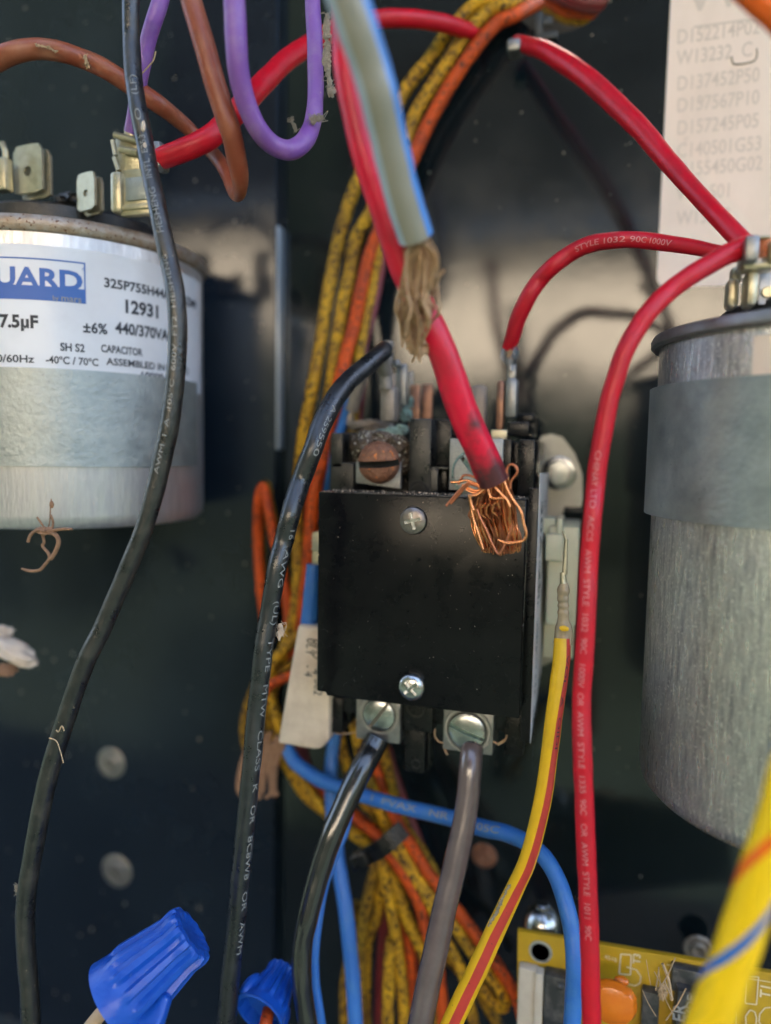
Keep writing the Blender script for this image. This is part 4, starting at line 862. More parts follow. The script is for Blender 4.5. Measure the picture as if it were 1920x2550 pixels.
# yellow and red striped wire with its translucent crimp
t = None
ctrl = [(1400, 1590, 16.6, 40), (1398, 1640, 16.5, 43), (1391, 1700, 16.4, 43), (1380, 1779, 16.3, 42), (1366, 1895, 16.2, 42), (1345, 2025, 16.1, 43), (1316, 2138, 16, 43), (1280, 2217, 16, 45), (1245, 2294, 15.9, 48), (1210, 2371, 15.8, 49), (1172, 2448, 15.7, 50), (1125, 2550, 15.6, 51), (1095, 2610, 15.6, 51)]
def tw_st(k): return R_(-58 + 53 * min(1, max(0, (k - .15) / .55)))
t, p, r = wthing('striped_wire', 'yellow wire with a red stripe crimped to the coil terminal right of the contactor', ctrl, ['yellow', 'stripe_red'], n=40, per=10, stripe=lambda i: 1 if i < 3 or i > 36 else 0, twist=tw_st)
wtext(t, p, r, 'VOL  A  OIDI', (1388, 1625), (1362, 1860), 8, off=-.75, up=1, matn='print_black')
g = G(); Ys = 16.7
pts_, rr_ = wpath([(1404, 1450, Ys, 16), (1404, 1458, Ys, 24), (1403, 1470, Ys, 31), (1402, 1482, Ys, 27), (1402, 1492, Ys, 29), (1403, 1500, Ys, 25), (1403, 1508, Ys, 29), (1403, 1516, Ys, 25), (1403, 1524, Ys, 29), (1403, 1535, Ys, 27), (1403, 1548, Ys, 31), (1404, 1562, Ys, 42), (1404, 1580, Ys, 45), (1402, 1604, Ys - .05, 46)], 5); g.tube(pts_, rr_, n=20)
build('crimp_sleeve', g, 'sleeve_tan', t)
g = G(); a, b = at(1410, 1342, Ys), at(1404, 1440, Ys); seg_tube(g, a, at(1406, 1430, Ys), rad(a, 9), r2=rad(a, 14)); seg_tube(g, at(1401, 1425, Ys), at(1404, 1462, Ys), rad(a, 14), r2=rad(a, 20)); seg_tube(g, at(1402, 1322, Ys), at(1410, 1350, Ys), rad(a, 6)); build('spade_receptacle', g, 'tin', t)
g = G(); q = at(1405, 1565, Ys - .25); g.lump(q, rad(q, 18), sc=(1.3, .4, .8), amp=.2); build('bare_patch', g, 'yellow', t)
# thick yellow pair at the lower right corner, close to the lens
t, p, r = wthing('striped_wire', 'thick yellow wire with orange and blue stripes across the lower right corner', [(1985, 1840, 10.9, 88), (1960, 1940, 10.9, 90), (1935, 2040, 10.9, 94), (1900, 2150, 10.9, 97), (1868, 2260, 10.9, 100), (1832, 2370, 10.9, 102), (1795, 2470, 10.9, 104), (1750, 2600, 10.9, 106)], ['yellow_clean', 'stripe_orange', 'stripe_blue'], n=64, per=16, stripe=lambda i: 1 if (i < 3 or i > 60) else 2 if 34 <= i <= 38 else 0, twist=lambda k: 8.2 * (k - .34))
wire('orange_wire', 'blurred bright orange wire cutting across the upper right corner', [(1830, -70, 12.6, 76), (1885, -10, 12.6, 76), (1930, 30, 12.6, 76), (1990, 90, 12.6, 76)], ['orange'], n=20)

# ------------------------------------------------------------------ the old yellow and orange harness
def hw(desc, m, ctrl, w=31, cat='wire', per=6):
    w = w * .93; Yc_ = None; c2 = []
    for q in ctrl:                            # above the contactor the bundle lies close to the panel
        Yc_ = q[2] if len(q) > 2 else Yc_
        if Yc_ is not None and q[1] < 950 and Yc_ < 22.2: c2.append((q[0], q[1], Yc_ + (22.3 - Yc_) * min(1, (950 - q[1]) / 250) * .85))
        else: c2.append((q[0], q[1], Yc_))
    ctrl = c2
    c = [tuple(q) if len(q) > 3 else (q[0], q[1], q[2] if len(q) > 2 else None, w) for q in ctrl]; full = []; Y = None
    for q in c: Y = q[2] if q[2] is not None else Y; full.append((q[0], q[1], Y, q[3]))
    kind = {'yellow_old': 'yellow_wire', 'yellow_dim': 'yellow_wire', 'orange_old': 'orange_wire', 'red_dark': 'dark_red_wire', 'blue': 'blue_wire', 'orange': 'orange_wire'}[m]
    return wire(kind, desc, full, [m], cat, 'old wires of the wiring harness', n=12, per=per)
hw('grimy yellow harness wire, leftmost of the bundle beside the back panel fold', 'yellow_old', [(1290, -10, 22.9), (1239, -2, 22.2), (1178, 17, 21.4), (1120, 77, 20.9), (1074, 142), (1030, 196), (997, 246, 20.6), (950, 335), (905, 420, 20.6), (868, 510), (838, 620), (813, 755), (800, 851), (785, 928), (771, 1005), (757, 1082), (745, 1180), (738, 1280), (744, 1400), (735, 1520), (702, 1640), (672, 1760), (700, 1870), (755, 1968), (801, 2010), (860, 2060, 20.4), (916, 2102, 20.4), (955, 2150, 20.2), (990, 2215), (1015, 2290), (1047, 2355), (1075, 2440), (1095, 2590)], 36)
hw('grimy yellow harness wire, second from the left above the contactor', 'yellow_old', [(1330, -25, 23.2), (1270, 8, 22.2), (1216, 31, 21.2), (1158, 88, 20.6), (1112, 161), (1070, 225), (1032, 292), (1005, 370), (960, 460), (915, 545), (886, 600), (872, 680), (859, 736), (843, 832), (832, 909), (820, 1010), (809, 1101), (803, 1170), (795, 1240, 20.8), (775, 1400, 21), (760, 1560, 21)], 38)
hw('grimy orange harness wire beside the two yellow ones above the contactor', 'orange_old', [(1340, 5, 23.2), (1280, 38, 22.0), (1235, 61, 21), (1185, 119, 20.4), (1139, 184), (1093, 261), (1062, 319), (1032, 384, 20.2), (985, 480), (948, 570), (920, 640), (901, 717), (886, 794), (866, 870), (849, 935), (832, 1020), (808, 1130), (786, 1216), (774, 1320), (765, 1450), (745, 1620, 20.8), (735, 1760)], 38)
hw('yellow harness wire running behind the burnt terminal', 'yellow_old', [(985, 500, 20.9), (962, 570), (943, 640), (928, 717), (909, 801), (893, 878), (886, 960), (878, 1055), (872, 1130), (868, 1260)], 30)
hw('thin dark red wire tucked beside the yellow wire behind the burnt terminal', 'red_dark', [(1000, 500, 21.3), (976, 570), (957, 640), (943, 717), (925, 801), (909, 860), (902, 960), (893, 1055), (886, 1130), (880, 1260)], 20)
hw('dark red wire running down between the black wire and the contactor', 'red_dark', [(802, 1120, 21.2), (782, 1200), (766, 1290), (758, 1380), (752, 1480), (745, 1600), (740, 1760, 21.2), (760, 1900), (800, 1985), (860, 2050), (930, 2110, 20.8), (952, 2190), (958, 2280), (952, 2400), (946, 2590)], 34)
hw('dim yellow wire behind the black wire left of the contactor cover', 'yellow_dim', [(770, 1120, 21.6), (757, 1220), (750, 1300), (752, 1400), (748, 1500), (742, 1600)], 30)
hw('orange wire making a narrow hairpin left of the printed black wire', 'orange_old', [(728, 1640, 20.6), (722, 1560), (711, 1465), (694, 1385), (680, 1330), (668, 1262), (656, 1212, 20.8), (646, 1240), (642, 1330, 21.2), (646, 1420), (656, 1520), (668, 1600)], 28)
hw('yellow wire following the orange hairpin left of the printed black wire', 'yellow_dim', [(742, 1620, 21.0), (728, 1520), (708, 1420), (690, 1345), (676, 1268), (662, 1206, 21.2), (652, 1230, 21.5), (650, 1330), (655, 1460)], 24)
hw('yellow wire coiled beside the white tag, upper turn', 'yellow_old', [(745, 1580, 20.2), (715, 1612), (682, 1650), (668, 1700), (680, 1760), (700, 1800)], 30)
hw('yellow wire coiled beside the white tag, lower turn', 'yellow_dim', [(750, 1640, 20.5), (712, 1662), (675, 1690), (655, 1740), (640, 1790), (650, 1840)], 32)
hw('orange wire bowing out beside the white tag', 'orange_old', [(735, 1680, 19.8), (705, 1690), (675, 1706), (655, 1740), (640, 1800), (650, 1870, 20)], 27)
hw('yellow wire rising beside the white tag', 'yellow_old', [(668, 1700, 19.9), (680, 1760), (700, 1820), (728, 1900), (762, 1960), (810, 2015)], 28)
hw('tan yellow wire bulging out left of the printed black wire', 'yellow_dim', [(640, 1700, 20.2), (618, 1760), (610, 1820), (622, 1880), (650, 1930)], 30)
hw('yellow wire from the tag into the zip tie, upper', 'yellow_old', [(880, 1790, 20.2), (900, 1880), (925, 1960), (966, 2062), (996, 2104, 20), (1034, 2172), (1078, 2236), (1135, 2306), (1170, 2362), (1222, 2430), (1256, 2480), (1252, 2506, 20.2), (1225, 2490), (1195, 2450)], 34)
hw('orange wire from the contactor base through the zip tie', 'orange_old', [(905, 1800, 20.4), (930, 1880), (946, 1945), (966, 1990), (986, 2035, 20.0), (1012, 2085), (1050, 2148), (1087, 2202), (1139, 2267), (1193, 2340), (1239, 2405), (1275, 2460), (1303, 2512), (1322, 2590)], 33)
hw('orange wire left of the zip tie passing into the lower fan', 'orange_old', [(700, 1890, 20.6), (760, 1935), (820, 1985), (880, 2030, 20.2), (940, 2080, 19.9), (975, 2130), (1012, 2186), (1047, 2256), (1062, 2320), (1090, 2400), (1110, 2590)], 34)
hw('yellow wire crossing the zip tie at its middle', 'yellow_old', [(840, 1800, 20.8), (862, 1900), (900, 1985), (936, 2035), (962, 2085, 19.9), (1000, 2140), (1040, 2200), (1075, 2260), (1110, 2340), (1150, 2420), (1190, 2590)], 30)
hw('yellow wire down from the contactor base at the right of the bundle', 'yellow_dim', [(950, 1850, 20.4), (970, 1930), (985, 2000), (1010, 2060), (1050, 2120), (1085, 2180), (1120, 2250)], 30)
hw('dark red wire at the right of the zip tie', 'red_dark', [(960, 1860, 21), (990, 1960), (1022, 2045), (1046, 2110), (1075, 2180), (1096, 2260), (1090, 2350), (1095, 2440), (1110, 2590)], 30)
hw('browned yellow wire fanning to the lower left from the zip tie', 'yellow_dim', [(950, 2120, 20.2), (928, 2190), (912, 2260), (900, 2340), (898, 2450), (905, 2590)], 32)
hw('yellow wire fanning straight down from the zip tie', 'yellow_old', [(955, 2110, 20.4), (948, 2180), (942, 2275), (918, 2340), (910, 2450), (915, 2590)], 28)
hw('yellow wire fanning down, third from the left', 'yellow_old', [(950, 2130, 20), (965, 2205), (980, 2294), (995, 2400), (1004, 2490), (1008, 2590)], 32)
hw('yellow wire fanning down in front of the dark red one', 'yellow_old', [(975, 2340, 19.8), (968, 2440), (966, 2590)], 32)
hw('orange wire fanning down toward the bottom edge', 'orange_old', [(960, 2150, 20.6), (990, 2250), (1010, 2320), (1024, 2420), (1022, 2590)], 32)
hw('browned yellow wire just right of the straight blue wire', 'yellow_dim', [(885, 2250, 21), (878, 2340), (860, 2470), (862, 2590)], 30)
hw('yellow wire at the back of the fan', 'yellow_dim', [(1040, 2200, 21.2), (1070, 2300), (1120, 2390), (1180, 2450), (1240, 2550)], 30)
hw('orange wire at the lower edge beside the ivory connector', 'orange_old', [(1225, 2390, 19.6), (1262, 2440), (1290, 2500), (1312, 2590)], 30)
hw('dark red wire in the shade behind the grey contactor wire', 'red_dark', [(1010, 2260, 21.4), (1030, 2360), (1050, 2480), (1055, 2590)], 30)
# wires in the hole at the top
hw('magenta red wire crossing the hole at the top', 'red_dark', [(1350, -40, 24.0), (1410, -8, 23.8), (1470, 10), (1520, 8), (1560, -10)], 44)
hw('orange wire inside the hole at the top', 'orange_old', [(1340, -20, 24.4), (1400, 20, 24.3), (1440, 30), (1490, 28), (1540, 20)], 34)
hw('dim yellow wire inside the hole at the top', 'yellow_dim', [(1350, 10, 24.6), (1400, 44, 24.5), (1450, 52), (1500, 40)], 26)
# ------------------------------------------------------------------ smaller things
# zip tie round the harness
g = G(); pts = [at(903, 2136, 19.4), at(1004, 2066, 19.4)]
a, b = pts; d = (b - a).normalized(); nrm = Vector((0, -1, 0)); wv = d.cross(nrm).normalized() * rad(a, 42)
prof = []
for k in range(13):
    s = k / 12; q = a.lerp(b, s) + Vector((0, -.35 * math.sin(math.pi * s), 0)); prof.append(q)
vs = []; 
for q in prof: vs += [q + wv, q - wv, q + wv + Vector((0, .1, 0)), q - wv + Vector((0, .1, 0))]
fs = []
for k in range(12):
    i = 4 * k; j = i + 4; fs += [(i, i + 1, j + 1, j), (i + 2, j + 2, j + 3, i + 3), (i, j, j + 2, i + 2), (i + 1, i + 3, j + 3, j + 1)]
g._add(vs, fs); zt = tag(build('zip_tie', g, 'plastic', None, a), 'black zip tie cinching the yellow and orange wire bundle', 'zip tie')
g = G(); q = at(898, 2144, 19.2); g.box(q - Vector((.3, .15, .22)), q + Vector((.25, .35, .22)), bev=.06, mtx=Matrix.Translation(q) @ Matrix.Rotation(-.5, 4, 'Y') @ Matrix.Translation(-q)); build('latch', g, 'plastic', zt)

# clamp lip in the hole
g = G(); bx(g, 1332, 28, 1350, 90, YP - .3, YP - .1, .04); bx(g, 1335, 78, 1388, 96, YP - .3, YP - .1, .04); bx(g, 1345, 40, 1375, 62, YP - .25, YP - .15, .03)
tag(build('wire_clip', g, 'cabinet', None, at(1340, 96, YP)), 'dull dark clip on the lip of the wire hole at the top', 'clip')

# mounting plate with its bolt, to the right of the contactor
YM = 22.3; g = G(); outl = [(1345, 1088), (1372, 1080), (1400, 1088), (1432, 1130), (1450, 1180), (1452, 1245), (1448, 1262), (1405, 1262), (1400, 1290), (1395, 1340), (1400, 1500), (1392, 1640), (1350, 1660), (1320, 1640)]
pts = [at(x, y, YM) for x, y in outl]
for q in pts: q.y = YM
g.prism(pts, (0, .12, 0), bev=0); mp_ = thing('mounting_plate', 'pale plate with a hex bolt behind the contactor at its right', 'plate', pts[0]); build('plate', g, 'plate', mp_)
q = at(1392, 1178, YM - .02); rq = rad(q, 78); g = G(); g.lathe([(rq * 1.08, 0), (rq * 1.08, .06), (rq * .98, .08), (0, .08)], Matrix.Translation(q) @ Matrix.Rotation(R_(90), 4, 'X'), n=40); build('washer', g, 'screw', mp_)
g = G(); g.lathe([(rq * .86, .08), (rq * .86, .34), (rq * .76, .42), (0, .44)], Matrix.Translation(q) @ Matrix.Rotation(R_(90), 4, 'X') @ Matrix.Rotation(.3, 4, 'Z'), n=6); build('hex_head', g, 'screw', mp_, ang=.3)
q = at(1368, 1592, YM - .02); g = G(); g.lathe([(rad(q, 56), 0), (rad(q, 56), .06), (rad(q, 44), .2), (rad(q, 40), .3), (0, .34)], Matrix.Translation(q) @ Matrix.Rotation(R_(90), 4, 'X'), n=26); build('lower_bolt', g, 'screw_dull', mp_)
# milky coil terminal block
g = G(); YN = 19.2; bx(g, 1362, 1310, 1440, 1560, YN + .3, 21.8, .08); bx(g, 1358, 1330, 1402, 1398, YN, 20.5, .05); bx(g, 1386, 1292, 1402, 1332, YN + .1, 20.5, .04); bx(g, 1350, 1290, 1384, 1330, YN + .5, 20.5, .04); bx(g, 1352, 1548, 1430, 1640, YN + 1.2, 22, .06)
tag(build('terminal_block', g, 'nylon', None, at(1400, 1640, 21)), 'milky plastic coil terminal block between the contactor and the long red wire', 'terminal block')

# wire nuts
def wire_nut(label, A, B, rA, rB, wing, tw=0.):
    A = Vector(A); B = Vector(B); L = (B - A).length; z = (B - A).normalized(); t = thing('wire_nut', label, 'wire nut', A)
    def rf(a, h):
        s = h / L
        if s < .20: return 1
        k = min(1, (s - .20) / .12) * (1 if s < .95 else .55); return 1 + k * .085 * (1 if math.sin(a * 12) > .1 else -.9) * min(1, abs(math.sin(a * 12)) * 2)
    prof = [(rA * .82, L * .25), (rA * .84, .02), (rA * .92, 0), (rA, .03)]
    for k in range(1, 25):
        s = k / 25; prof.append((rA * (1 - s) ** 1.0 + rB * (1 - (1 - s)) if False else rA + (rB - rA) * min(1, s * 1.25) + (.05 * rB * max(0, s - .8) * 5), L * s))
    prof += [(rB * 1.0, L * .985), (rB * .8, L), (rB * .7, L * .985), (rB * .45, L * .97), (0, L * .97)]
    m = facing(A, z, 0); des = z.cross(-A.normalized()).normalized(); l = m.to_3x3().transposed() @ des; m = facing(A, z, math.atan2(l.y, l.x) + tw); g = G(); g.lathe(prof, m, n=144, rf=rf); build('shell', g, 'nut_blue', t, ang=.5)
    for sgn in ((1,) if wing > .2 else (1, -1)):
        g = G(); w_ = wing
        pts = [(sgn * rA * .85, 0, L * .03), (sgn * (rA + w_ * .9), 0, L * .06), (sgn * (rA + w_), 0, L * .22), (sgn * (rA + w_ * .75), 0, L * .38), (sgn * rA * .9, 0, L * .55), (sgn * rA * .7, 0, L * .5)]
        g.prism([m @ Vector((x, -.14, z_)) for x, _, z_ in pts], (m.to_3x3() @ Vector((0, .28, 0))), bev=.08); build('wing', g, 'nut_blue', t, ang=.9)
    return t, m, L
A = at(284, 2492, 12.5); B = at(482, 2320, 13.5)
t, m, L = wire_nut('big bright blue winged wire nut at the lower left', A, B, rad(A, 204), rad(B, 138), .34, tw=-.5)
g = G(); pts, rr = wpath([(282, 2490, 12.9, 34), (250, 2525, 12.6, 34), (215, 2570, 12.4, 34)], 5); g.tube(pts, rr, n=12); tag(build('tan_wire', g, 'fibre', None, pts[-1]), 'tan wire entering the open end of the big blue wire nut', 'wire')
g = G(); pts, rr = wpath([(320, 2490, 12.8, 26), (345, 2545, 12.7, 26), (350, 2590, 12.6, 26)], 5); g.tube(pts, rr, n=12); tag(build('white_wire', g, 'sealant', None, pts[-1]), 'pale wire stub below the big blue wire nut', 'wire')
A = at(644, 2530, 15.0); B = at(708, 2415, 16.2)
t, m, L = wire_nut('smaller blue wire nut at the bottom edge with an orange wire in it', A, B, rad(A, 138), rad(B, 74), .08, tw=.4)
wire('orange_wire', 'short orange wire entering the small blue wire nut', [(672, 2500, 15.6, 30), (664, 2540, 15.1, 32), (655, 2590, 14.8, 34)], ['orange_old'])

# white sealant lump at the left edge
g = G(); q = at(35, 1622, 16.4); g.lump(q, rad(q, 92), sc=(1.5, .7, .62), amp=.22, fr=2, sub=4, seed=2, mtx=Matrix.Rotation(.35, 4, 'Y')); q2 = at(5, 1572, 16.6); g.lump(q2, rad(q2, 50), sc=(1.2, .7, .5), amp=.5, fr=3, sub=4, seed=7)
sl_ = tag(build('sealant_lump', g, 'sealant', None, q), 'white lump of sealant stained brown underneath at the left edge', 'sealant')
g = G(); q3 = at(12, 1668, 16.3); g.lump(q3, rad(q3, 58), sc=(1.1, .6, .5), amp=.4, fr=4, sub=4, seed=9); build('brown_stain', g, 'root', sl_)
# dried rootlet under the left capacitor
g = G()
for c in ([(128, 1242, 14.3, 3), (126, 1262), (124, 1300), (118, 1318)], [(92, 1288, 14.3, 5), (102, 1302), (112, 1316)], [(70, 1350, 14.2, 8), (78, 1330), (96, 1320), (120, 1322), (150, 1318), (180, 1318, 14.2, 6)],
          [(112, 1318, 14.2, 11), (128, 1326), (142, 1336), (146, 1352), (138, 1375), (126, 1392)], [(104, 1326, 14.2, 7), (110, 1350), (106, 1360), (120, 1378, 14.2, 8), (122, 1392), (110, 1408), (98, 1420), (75, 1422), (54, 1416, 14.2, 5)], [(126, 1282, 14.3, 6), (132, 1300), (130, 1318)]):
    pts, rr = wpath(c, 6); g.tube(pts, rr, n=8)
q = at(112, 1322, 14.2); g.lump(q, rad(q, 40), sc=(1.3, .6, .5), amp=.6, fr=4, sub=3, seed=3); q = at(129, 1256, 14.3); g.lump(q, rad(q, 14), sc=(.9, .6, 1.4), amp=.3, sub=2)
tag(build('dried_rootlet', g, 'root', None, at(112, 1322, 14.2)), 'dried brown rootlet clinging to the lower rim of the labelled capacitor', 'debris')

# lint, one piece each
def lint(label, c, w, Y, seed, m='lint', lumps=()):
    random.seed(seed); g = G()
    cc = [c[0]]
    for a_, b_ in zip(c, c[1:]):
        m_ = max(1, int(math.hypot(b_[0] - a_[0], b_[1] - a_[1]) / (w * .42))) if math.hypot(b_[0] - a_[0], b_[1] - a_[1]) < 46 else 1
        cc += [(a_[0] + (b_[0] - a_[0]) * i / m_ + random.uniform(-2, 2), a_[1] + (b_[1] - a_[1]) * i / m_) for i in range(1, m_ + 1)]
    for (x, y) in cc:
        q = at(x, y, Y); g.lump(q, rad(q, w * random.uniform(.6, 1.1)), sc=(random.uniform(.6, 1.2), .5, random.uniform(.8, 1.5)), amp=.7, fr=4, sub=3, seed=seed + x)
    for k in range(10):
        x, y = random.choice(c); a = [at(x + random.uniform(-w, w), y + random.uniform(-w, w), Y + random.uniform(-.1, .1)) for _ in range(4)]
        P = [Vector(q) for q in catmull([tuple(q) for q in a], 4)]; g.tube(P, [.006] * len(P), n=5)
    tag(build('lint', g, m, None, at(*c[0], Y)), label, 'lint')
lint('strip of tan lint hanging between the purple loop and the grey cable', [(815, 45), (813, 80), (816, 110), (813, 150), (818, 185), (820, 215), (824, 228)], 18, 15.6, 3)
lint('tan lint stuck on the right limb of the purple loop', [(778, 298), (792, 295), (802, 292)], 16, 15.3, 8)
lint('small sliver of lint inside the purple loop', [(724, 298), (732, 312), (738, 326)], 9, 16.5, 9)
lint('pale puff of lint hanging beside the printed black wire', [(699, 1560), (702, 1575), (694, 1582)], 15, 15.2, 10, 'sealant')
lint('crumbly lint along the yellow and red wire', [(1268, 2205), (1258, 2225), (1245, 2250), (1238, 2270), (1216, 2305)], 6, 15.6, 12)
lint('tan scraps of lint at the foot of the long black wire', [(42, 2210), (46, 2222)], 12, 13.2, 14)
lint('pale threads caught on the arching brown wire', [(212, 140), (216, 158), (220, 168)], 7, 15.0, 15, 'fibre')
lint('pale flakes on the top of the arching brown wire', [(90, 112), (120, 118), (140, 130)], 5, 14.7, 16, 'fibre')
g = G(); pts, rr = wpath([(352, 185, 15.1, 4), (370, 165), (382, 150), (388, 128)], 5); g.tube(pts, rr, n=6); tag(build('straw_thread', g, 'fibre', None, pts[0]), 'straw thread caught on the short purple wire', 'lint')
g = G(); pts, rr = wpath([(158, 1900, 13.0, 3), (150, 1870), (140, 1845), (122, 1838)], 5); g.tube(pts, rr, n=6); pts, rr = wpath([(160, 1820, 13.0, 4), (154, 1808), (146, 1822), (140, 1818)], 5); g.tube(pts, rr, n=6); tag(build('straw_thread', g, 'fibre', None, pts[0]), 'straw scraps stuck on the lower part of the long black wire', 'lint')
random.seed(21)
# tan frayed tape behind the printed black wire
g = G()
for k in range(26):
    x = random.uniform(598, 690); pts, rr = wpath([(x + 20, 1850 + random.uniform(-30, 10), 19.4, random.uniform(8, 14)), (x, 1900), (x - random.uniform(-4, 12), 1940 + random.uniform(0, 30)), (x - random.uniform(-8, 16), 1968 + random.uniform(0, 22))], 4); g.tube(pts, rr, n=6)
tag(build('frayed_tape', g, 'root', None, at(640, 1900, 19.4)), 'tan frayed tape hanging behind the printed black wire', 'tape')

# circuit board, lower right
YB_ = 18.6
c0, c1, c2, c3 = at(1289, 2318, YB_), at(1990, 2436, YB_), at(1990, 2700, YB_), at(1287, 2700, YB_)
for q in (c0, c1, c2, c3): q.y = YB_
pcb = thing('circuit_board', 'mustard yellow circuit board along the bottom right edge', 'circuit board', c3)
g = G(); g.prism([c0, c1, c2, c3], (0, .16, 0), bev=.01)
board = build('board', g, 'pcb', pcb)
g = G(); q = at(1346, 2370, YB_ - .01); g.lathe([(rad(q, 44), 0), (rad(q, 58), .0), (rad(q, 56), .025), (rad(q, 46), .03), (rad(q, 44), 0)], Matrix.Translation(q) @ Matrix.Rotation(R_(90), 4, 'X'), n=30); build('hole_ring', g, 'plate', pcb)
g = G(); g.lathe([(rad(q, 44), .003), (0, .003)], Matrix.Translation(q) @ Matrix.Rotation(R_(90), 4, 'X'), n=30); build('screw_hole', g, 'pits', pcb)
def silk(pts2, w=3.2, closed=False, Y=YB_ - .012):
    P = [at(x, y, Y) for x, y in pts2]
    if closed: P.append(P[0])
    for q in P: q.y = Y
    return P, w
g = G()
def sl_line(g, pts2, closed=True, w=3.0):
    P, _ = silk(pts2, closed=closed)
    for a, b in zip(P, P[1:]):
        d = (b - a).normalized(); nn = Vector((d.z, 0, -d.x)) * rad(a, w); g._add([a + nn, b + nn, b - nn, a - nn], [(0, 1, 2, 3)])
sl_line(g, [(1546, 2376), (1572, 2378), (1570, 2428), (1542, 2425)])
sl_line(g, [(1858, 2430), (1889, 2433), (1884, 2502), (1855, 2498)]); sl_line(g, [(1858, 2560), (1857, 2530), (1868, 2515), (1880, 2520), (1884, 2535), (1882, 2560)], False)
sl_line(g, [(1808, 2560), (1810, 2520), (1822, 2512), (1832, 2522), (1832, 2560)], False)
sl_line(g, [(1560, 2408), (1585, 2415), (1596, 2432), (1594, 2448), (1582, 2455), (1560, 2450)], False)
sl_line(g, [(1925, 2508), (1905, 2510), (1892, 2525), (1890, 2545), (1900, 2560)], False); sl_line(g, [(1660, 2402), (1990, 2458)], False, 2.2)
build('silkscreen', g, 'silk', pcb)
for s, x, y, sz in (('T3', 1594, 2402, .26), ('T1', 1918, 2488, .34)):
    q = at(x, y, YB_ - .012); plane_text(pcb, s, q, (0, 0, 1) if s == 'T3' else (0, 0, 1), (-1, 0, 0), sz, 'silk', bold=.02)
q = at(1505, 2386, YB_ - .012); plane_text(pcb, '4510', q, (1, 0, -.15), (0, 0, 1), .16, 'silk')
g = G(); bx(g, 1288, 2414, 1336, 2620, YB_ - .3, YB_, .05); bx(g, 1330, 2425, 1350, 2620, YB_ - .4, YB_ - .1, .03); build('ivory_connector', g, 'white_plastic', pcb)
g = G(); bx(g, 1352, 2436, 1440, 2620, YB_ - .4, YB_, .06); q = at(1396, 2455, YB_ - .4); g.lump(q, .1, amp=.2); build('dark_relay', g, 'relay', pcb)
g = G(); q = at(1524, 2494, YB_ - .9); rq = rad(q, 116); g.lathe([(0, -.30), (rq * .3, -.29), (rq * .55, -.26), (rq * .75, -.21), (rq * .9, -.13), (rq * .98, -.05), (rq, 0), (rq * .98, .05), (rq * .85, .18), (rq * .5, .27), (0, .30)], Matrix.Translation(q) @ Matrix.Rotation(R_(90), 4, 'X'), n=48, rf=lambda a, h: 1 + .04 * math.cos(a * 2 + .6) + (.07 if .3 < a < .9 else 0)); build('orange_disc_capacitor', g, 'ceramic', pcb)
g = G(); q = at(1548, 2442, YB_ - .7); g.lump(q, .14, sc=(1.3, .8, .8), amp=.08, sub=4); build('disc_lead_coat', g, 'ceramic', pcb)
g = G(); bx(g, 1596, 2472, 1640, 2620, YB_ - .3, YB_, .05); build('dark_component', g, 'relay', pcb)
g = G(); bx(g, 1672, 2418, 1762, 2478, YB_ - .3, YB_, .05); bx(g, 1682, 2474, 1760, 2640, YB_ - .6, YB_, .05); rl = build('black_relay', g, 'relay', pcb)
for s, x, y, sz in (('ER', 1706, 2548, .42), ('24DE', 1730, 2545, .3), ('24DE', 1724, 2650, .3)):
    q = at(x, y, YB_ - .612); q.y = YB_ - .612; plane_text(pcb, s, q, (0, 0, 1), (-1, 0, 0), sz, 'print_white', bold=.02)
q = at(1808, 2545, YB_); g = G(); g.lump(q, .12, sc=(1, .8, 1.4), amp=.2, sub=3); q = at(1808, 2570, YB_ - .1); g.lump(q, .13, amp=.3, sub=3); build('solder_joint', g, 'tin', pcb)
# silver dome standoff above the board's corner
g = G(); q = at(1350, 2300, 19.4); rq = rad(q, 92); g.lathe([(rq, -.3), (rq * 1.02, 0), (rq * .9, rq * .5), (rq * .6, rq * .85), (rq * .3, rq), (0, rq * 1.03)], Matrix.Translation(q), n=36); q2 = q + Vector((0, 0, rq)); g.lathe([(rq * .4, -.1), (rq * .42, .05), (rq * .3, .10), (0, .11)], Matrix.Translation(q2), n=24)
tag(build('standoff', g, 'screw', None, q), 'shiny metal dome standoff above the corner of the circuit board', 'standoff')
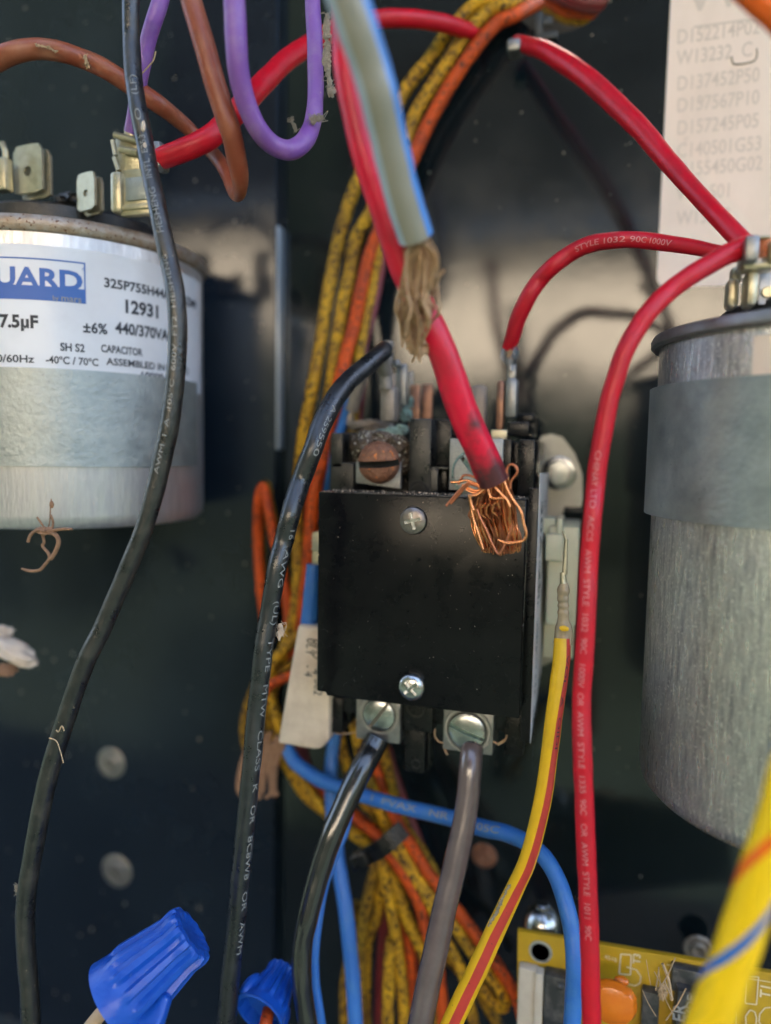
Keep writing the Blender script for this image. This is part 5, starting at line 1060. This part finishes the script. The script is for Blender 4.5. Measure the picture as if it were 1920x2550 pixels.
# thin dry grass and cobweb scraps over the board
random.seed(31); g = G()
for k in range(9):
    x, y = random.uniform(1620, 1680), random.uniform(2440, 2560); a = random.uniform(-1.2, 1.2); L = random.uniform(30, 80)
    pts, rr = wpath([(x, y, YB_ - 1.5 + random.uniform(-.3, .3), random.uniform(1.5, 4)), (x + L * .4 * math.sin(a), y - L * .5), (x + L * math.sin(a) * .7, y - L)], 4); g.tube(pts, rr, n=5)
tag(build('dry_grass', g, 'fibre', None, at(1640, 2550, YB_ - 1.5)), 'tangle of dry grass and cobweb on the circuit board beside the orange disc', 'debris', kind='stuff')
g = G(); pts, rr = wpath([(1650, 2400, YB_ - 1.4, 8), (1665, 2440), (1672, 2490)], 4); g.tube(pts, rr, n=6); q = at(1650, 2470, YB_ - .5); g.lump(q, .14, sc=(.7, .5, 1.3), amp=.7, fr=4, sub=4); tag(build('straw', g, 'fibre', None, pts[0]), 'straw bit wedged beside the black relay', 'debris')
# crumbs of dust lying on the contactor
random.seed(77); g = G()
for k in range(150):
    x = random.uniform(800, 1300); q = at(x, 1226 + (x - 800) * .014, YC + .02); q.y += random.uniform(0, 1.2); q.z = zt_ + .004; g.lump(q, random.uniform(.006, .02), amp=.4, sub=1, seed=k)
for k in range(60):
    x, y = random.uniform(800, 1290), random.uniform(1240, 1720); q = at(x, y, YC - .004); g.lump(q, random.uniform(.004, .011), amp=.4, sub=1, seed=k)
hair = G()
for k in range(70):                           # fine hairs and scuffs on the cover
    x, y = random.uniform(800, 1280), random.uniform(1250, 1720); a = random.uniform(0, 6.3); L = random.uniform(4, 16); Yq = YC - .003
    P = [at(x + L * (s - .5) * math.cos(a + s * .6), y + L * (s - .5) * math.sin(a + s * .6), Yq) for s in (0, .33, .66, 1)]; hair.tube(P, [.0018] * 4, n=4)
tag(build('scuffs', hair, 'hair', cov), None, kind='stuff')
tag(build('dust_crumbs', g, 'sealant', None, at(1050, 1230, YC)), 'fine pale dust crumbs on the black contactor cover', 'dust', kind='stuff')

SC.render.engine = 'CYCLES'
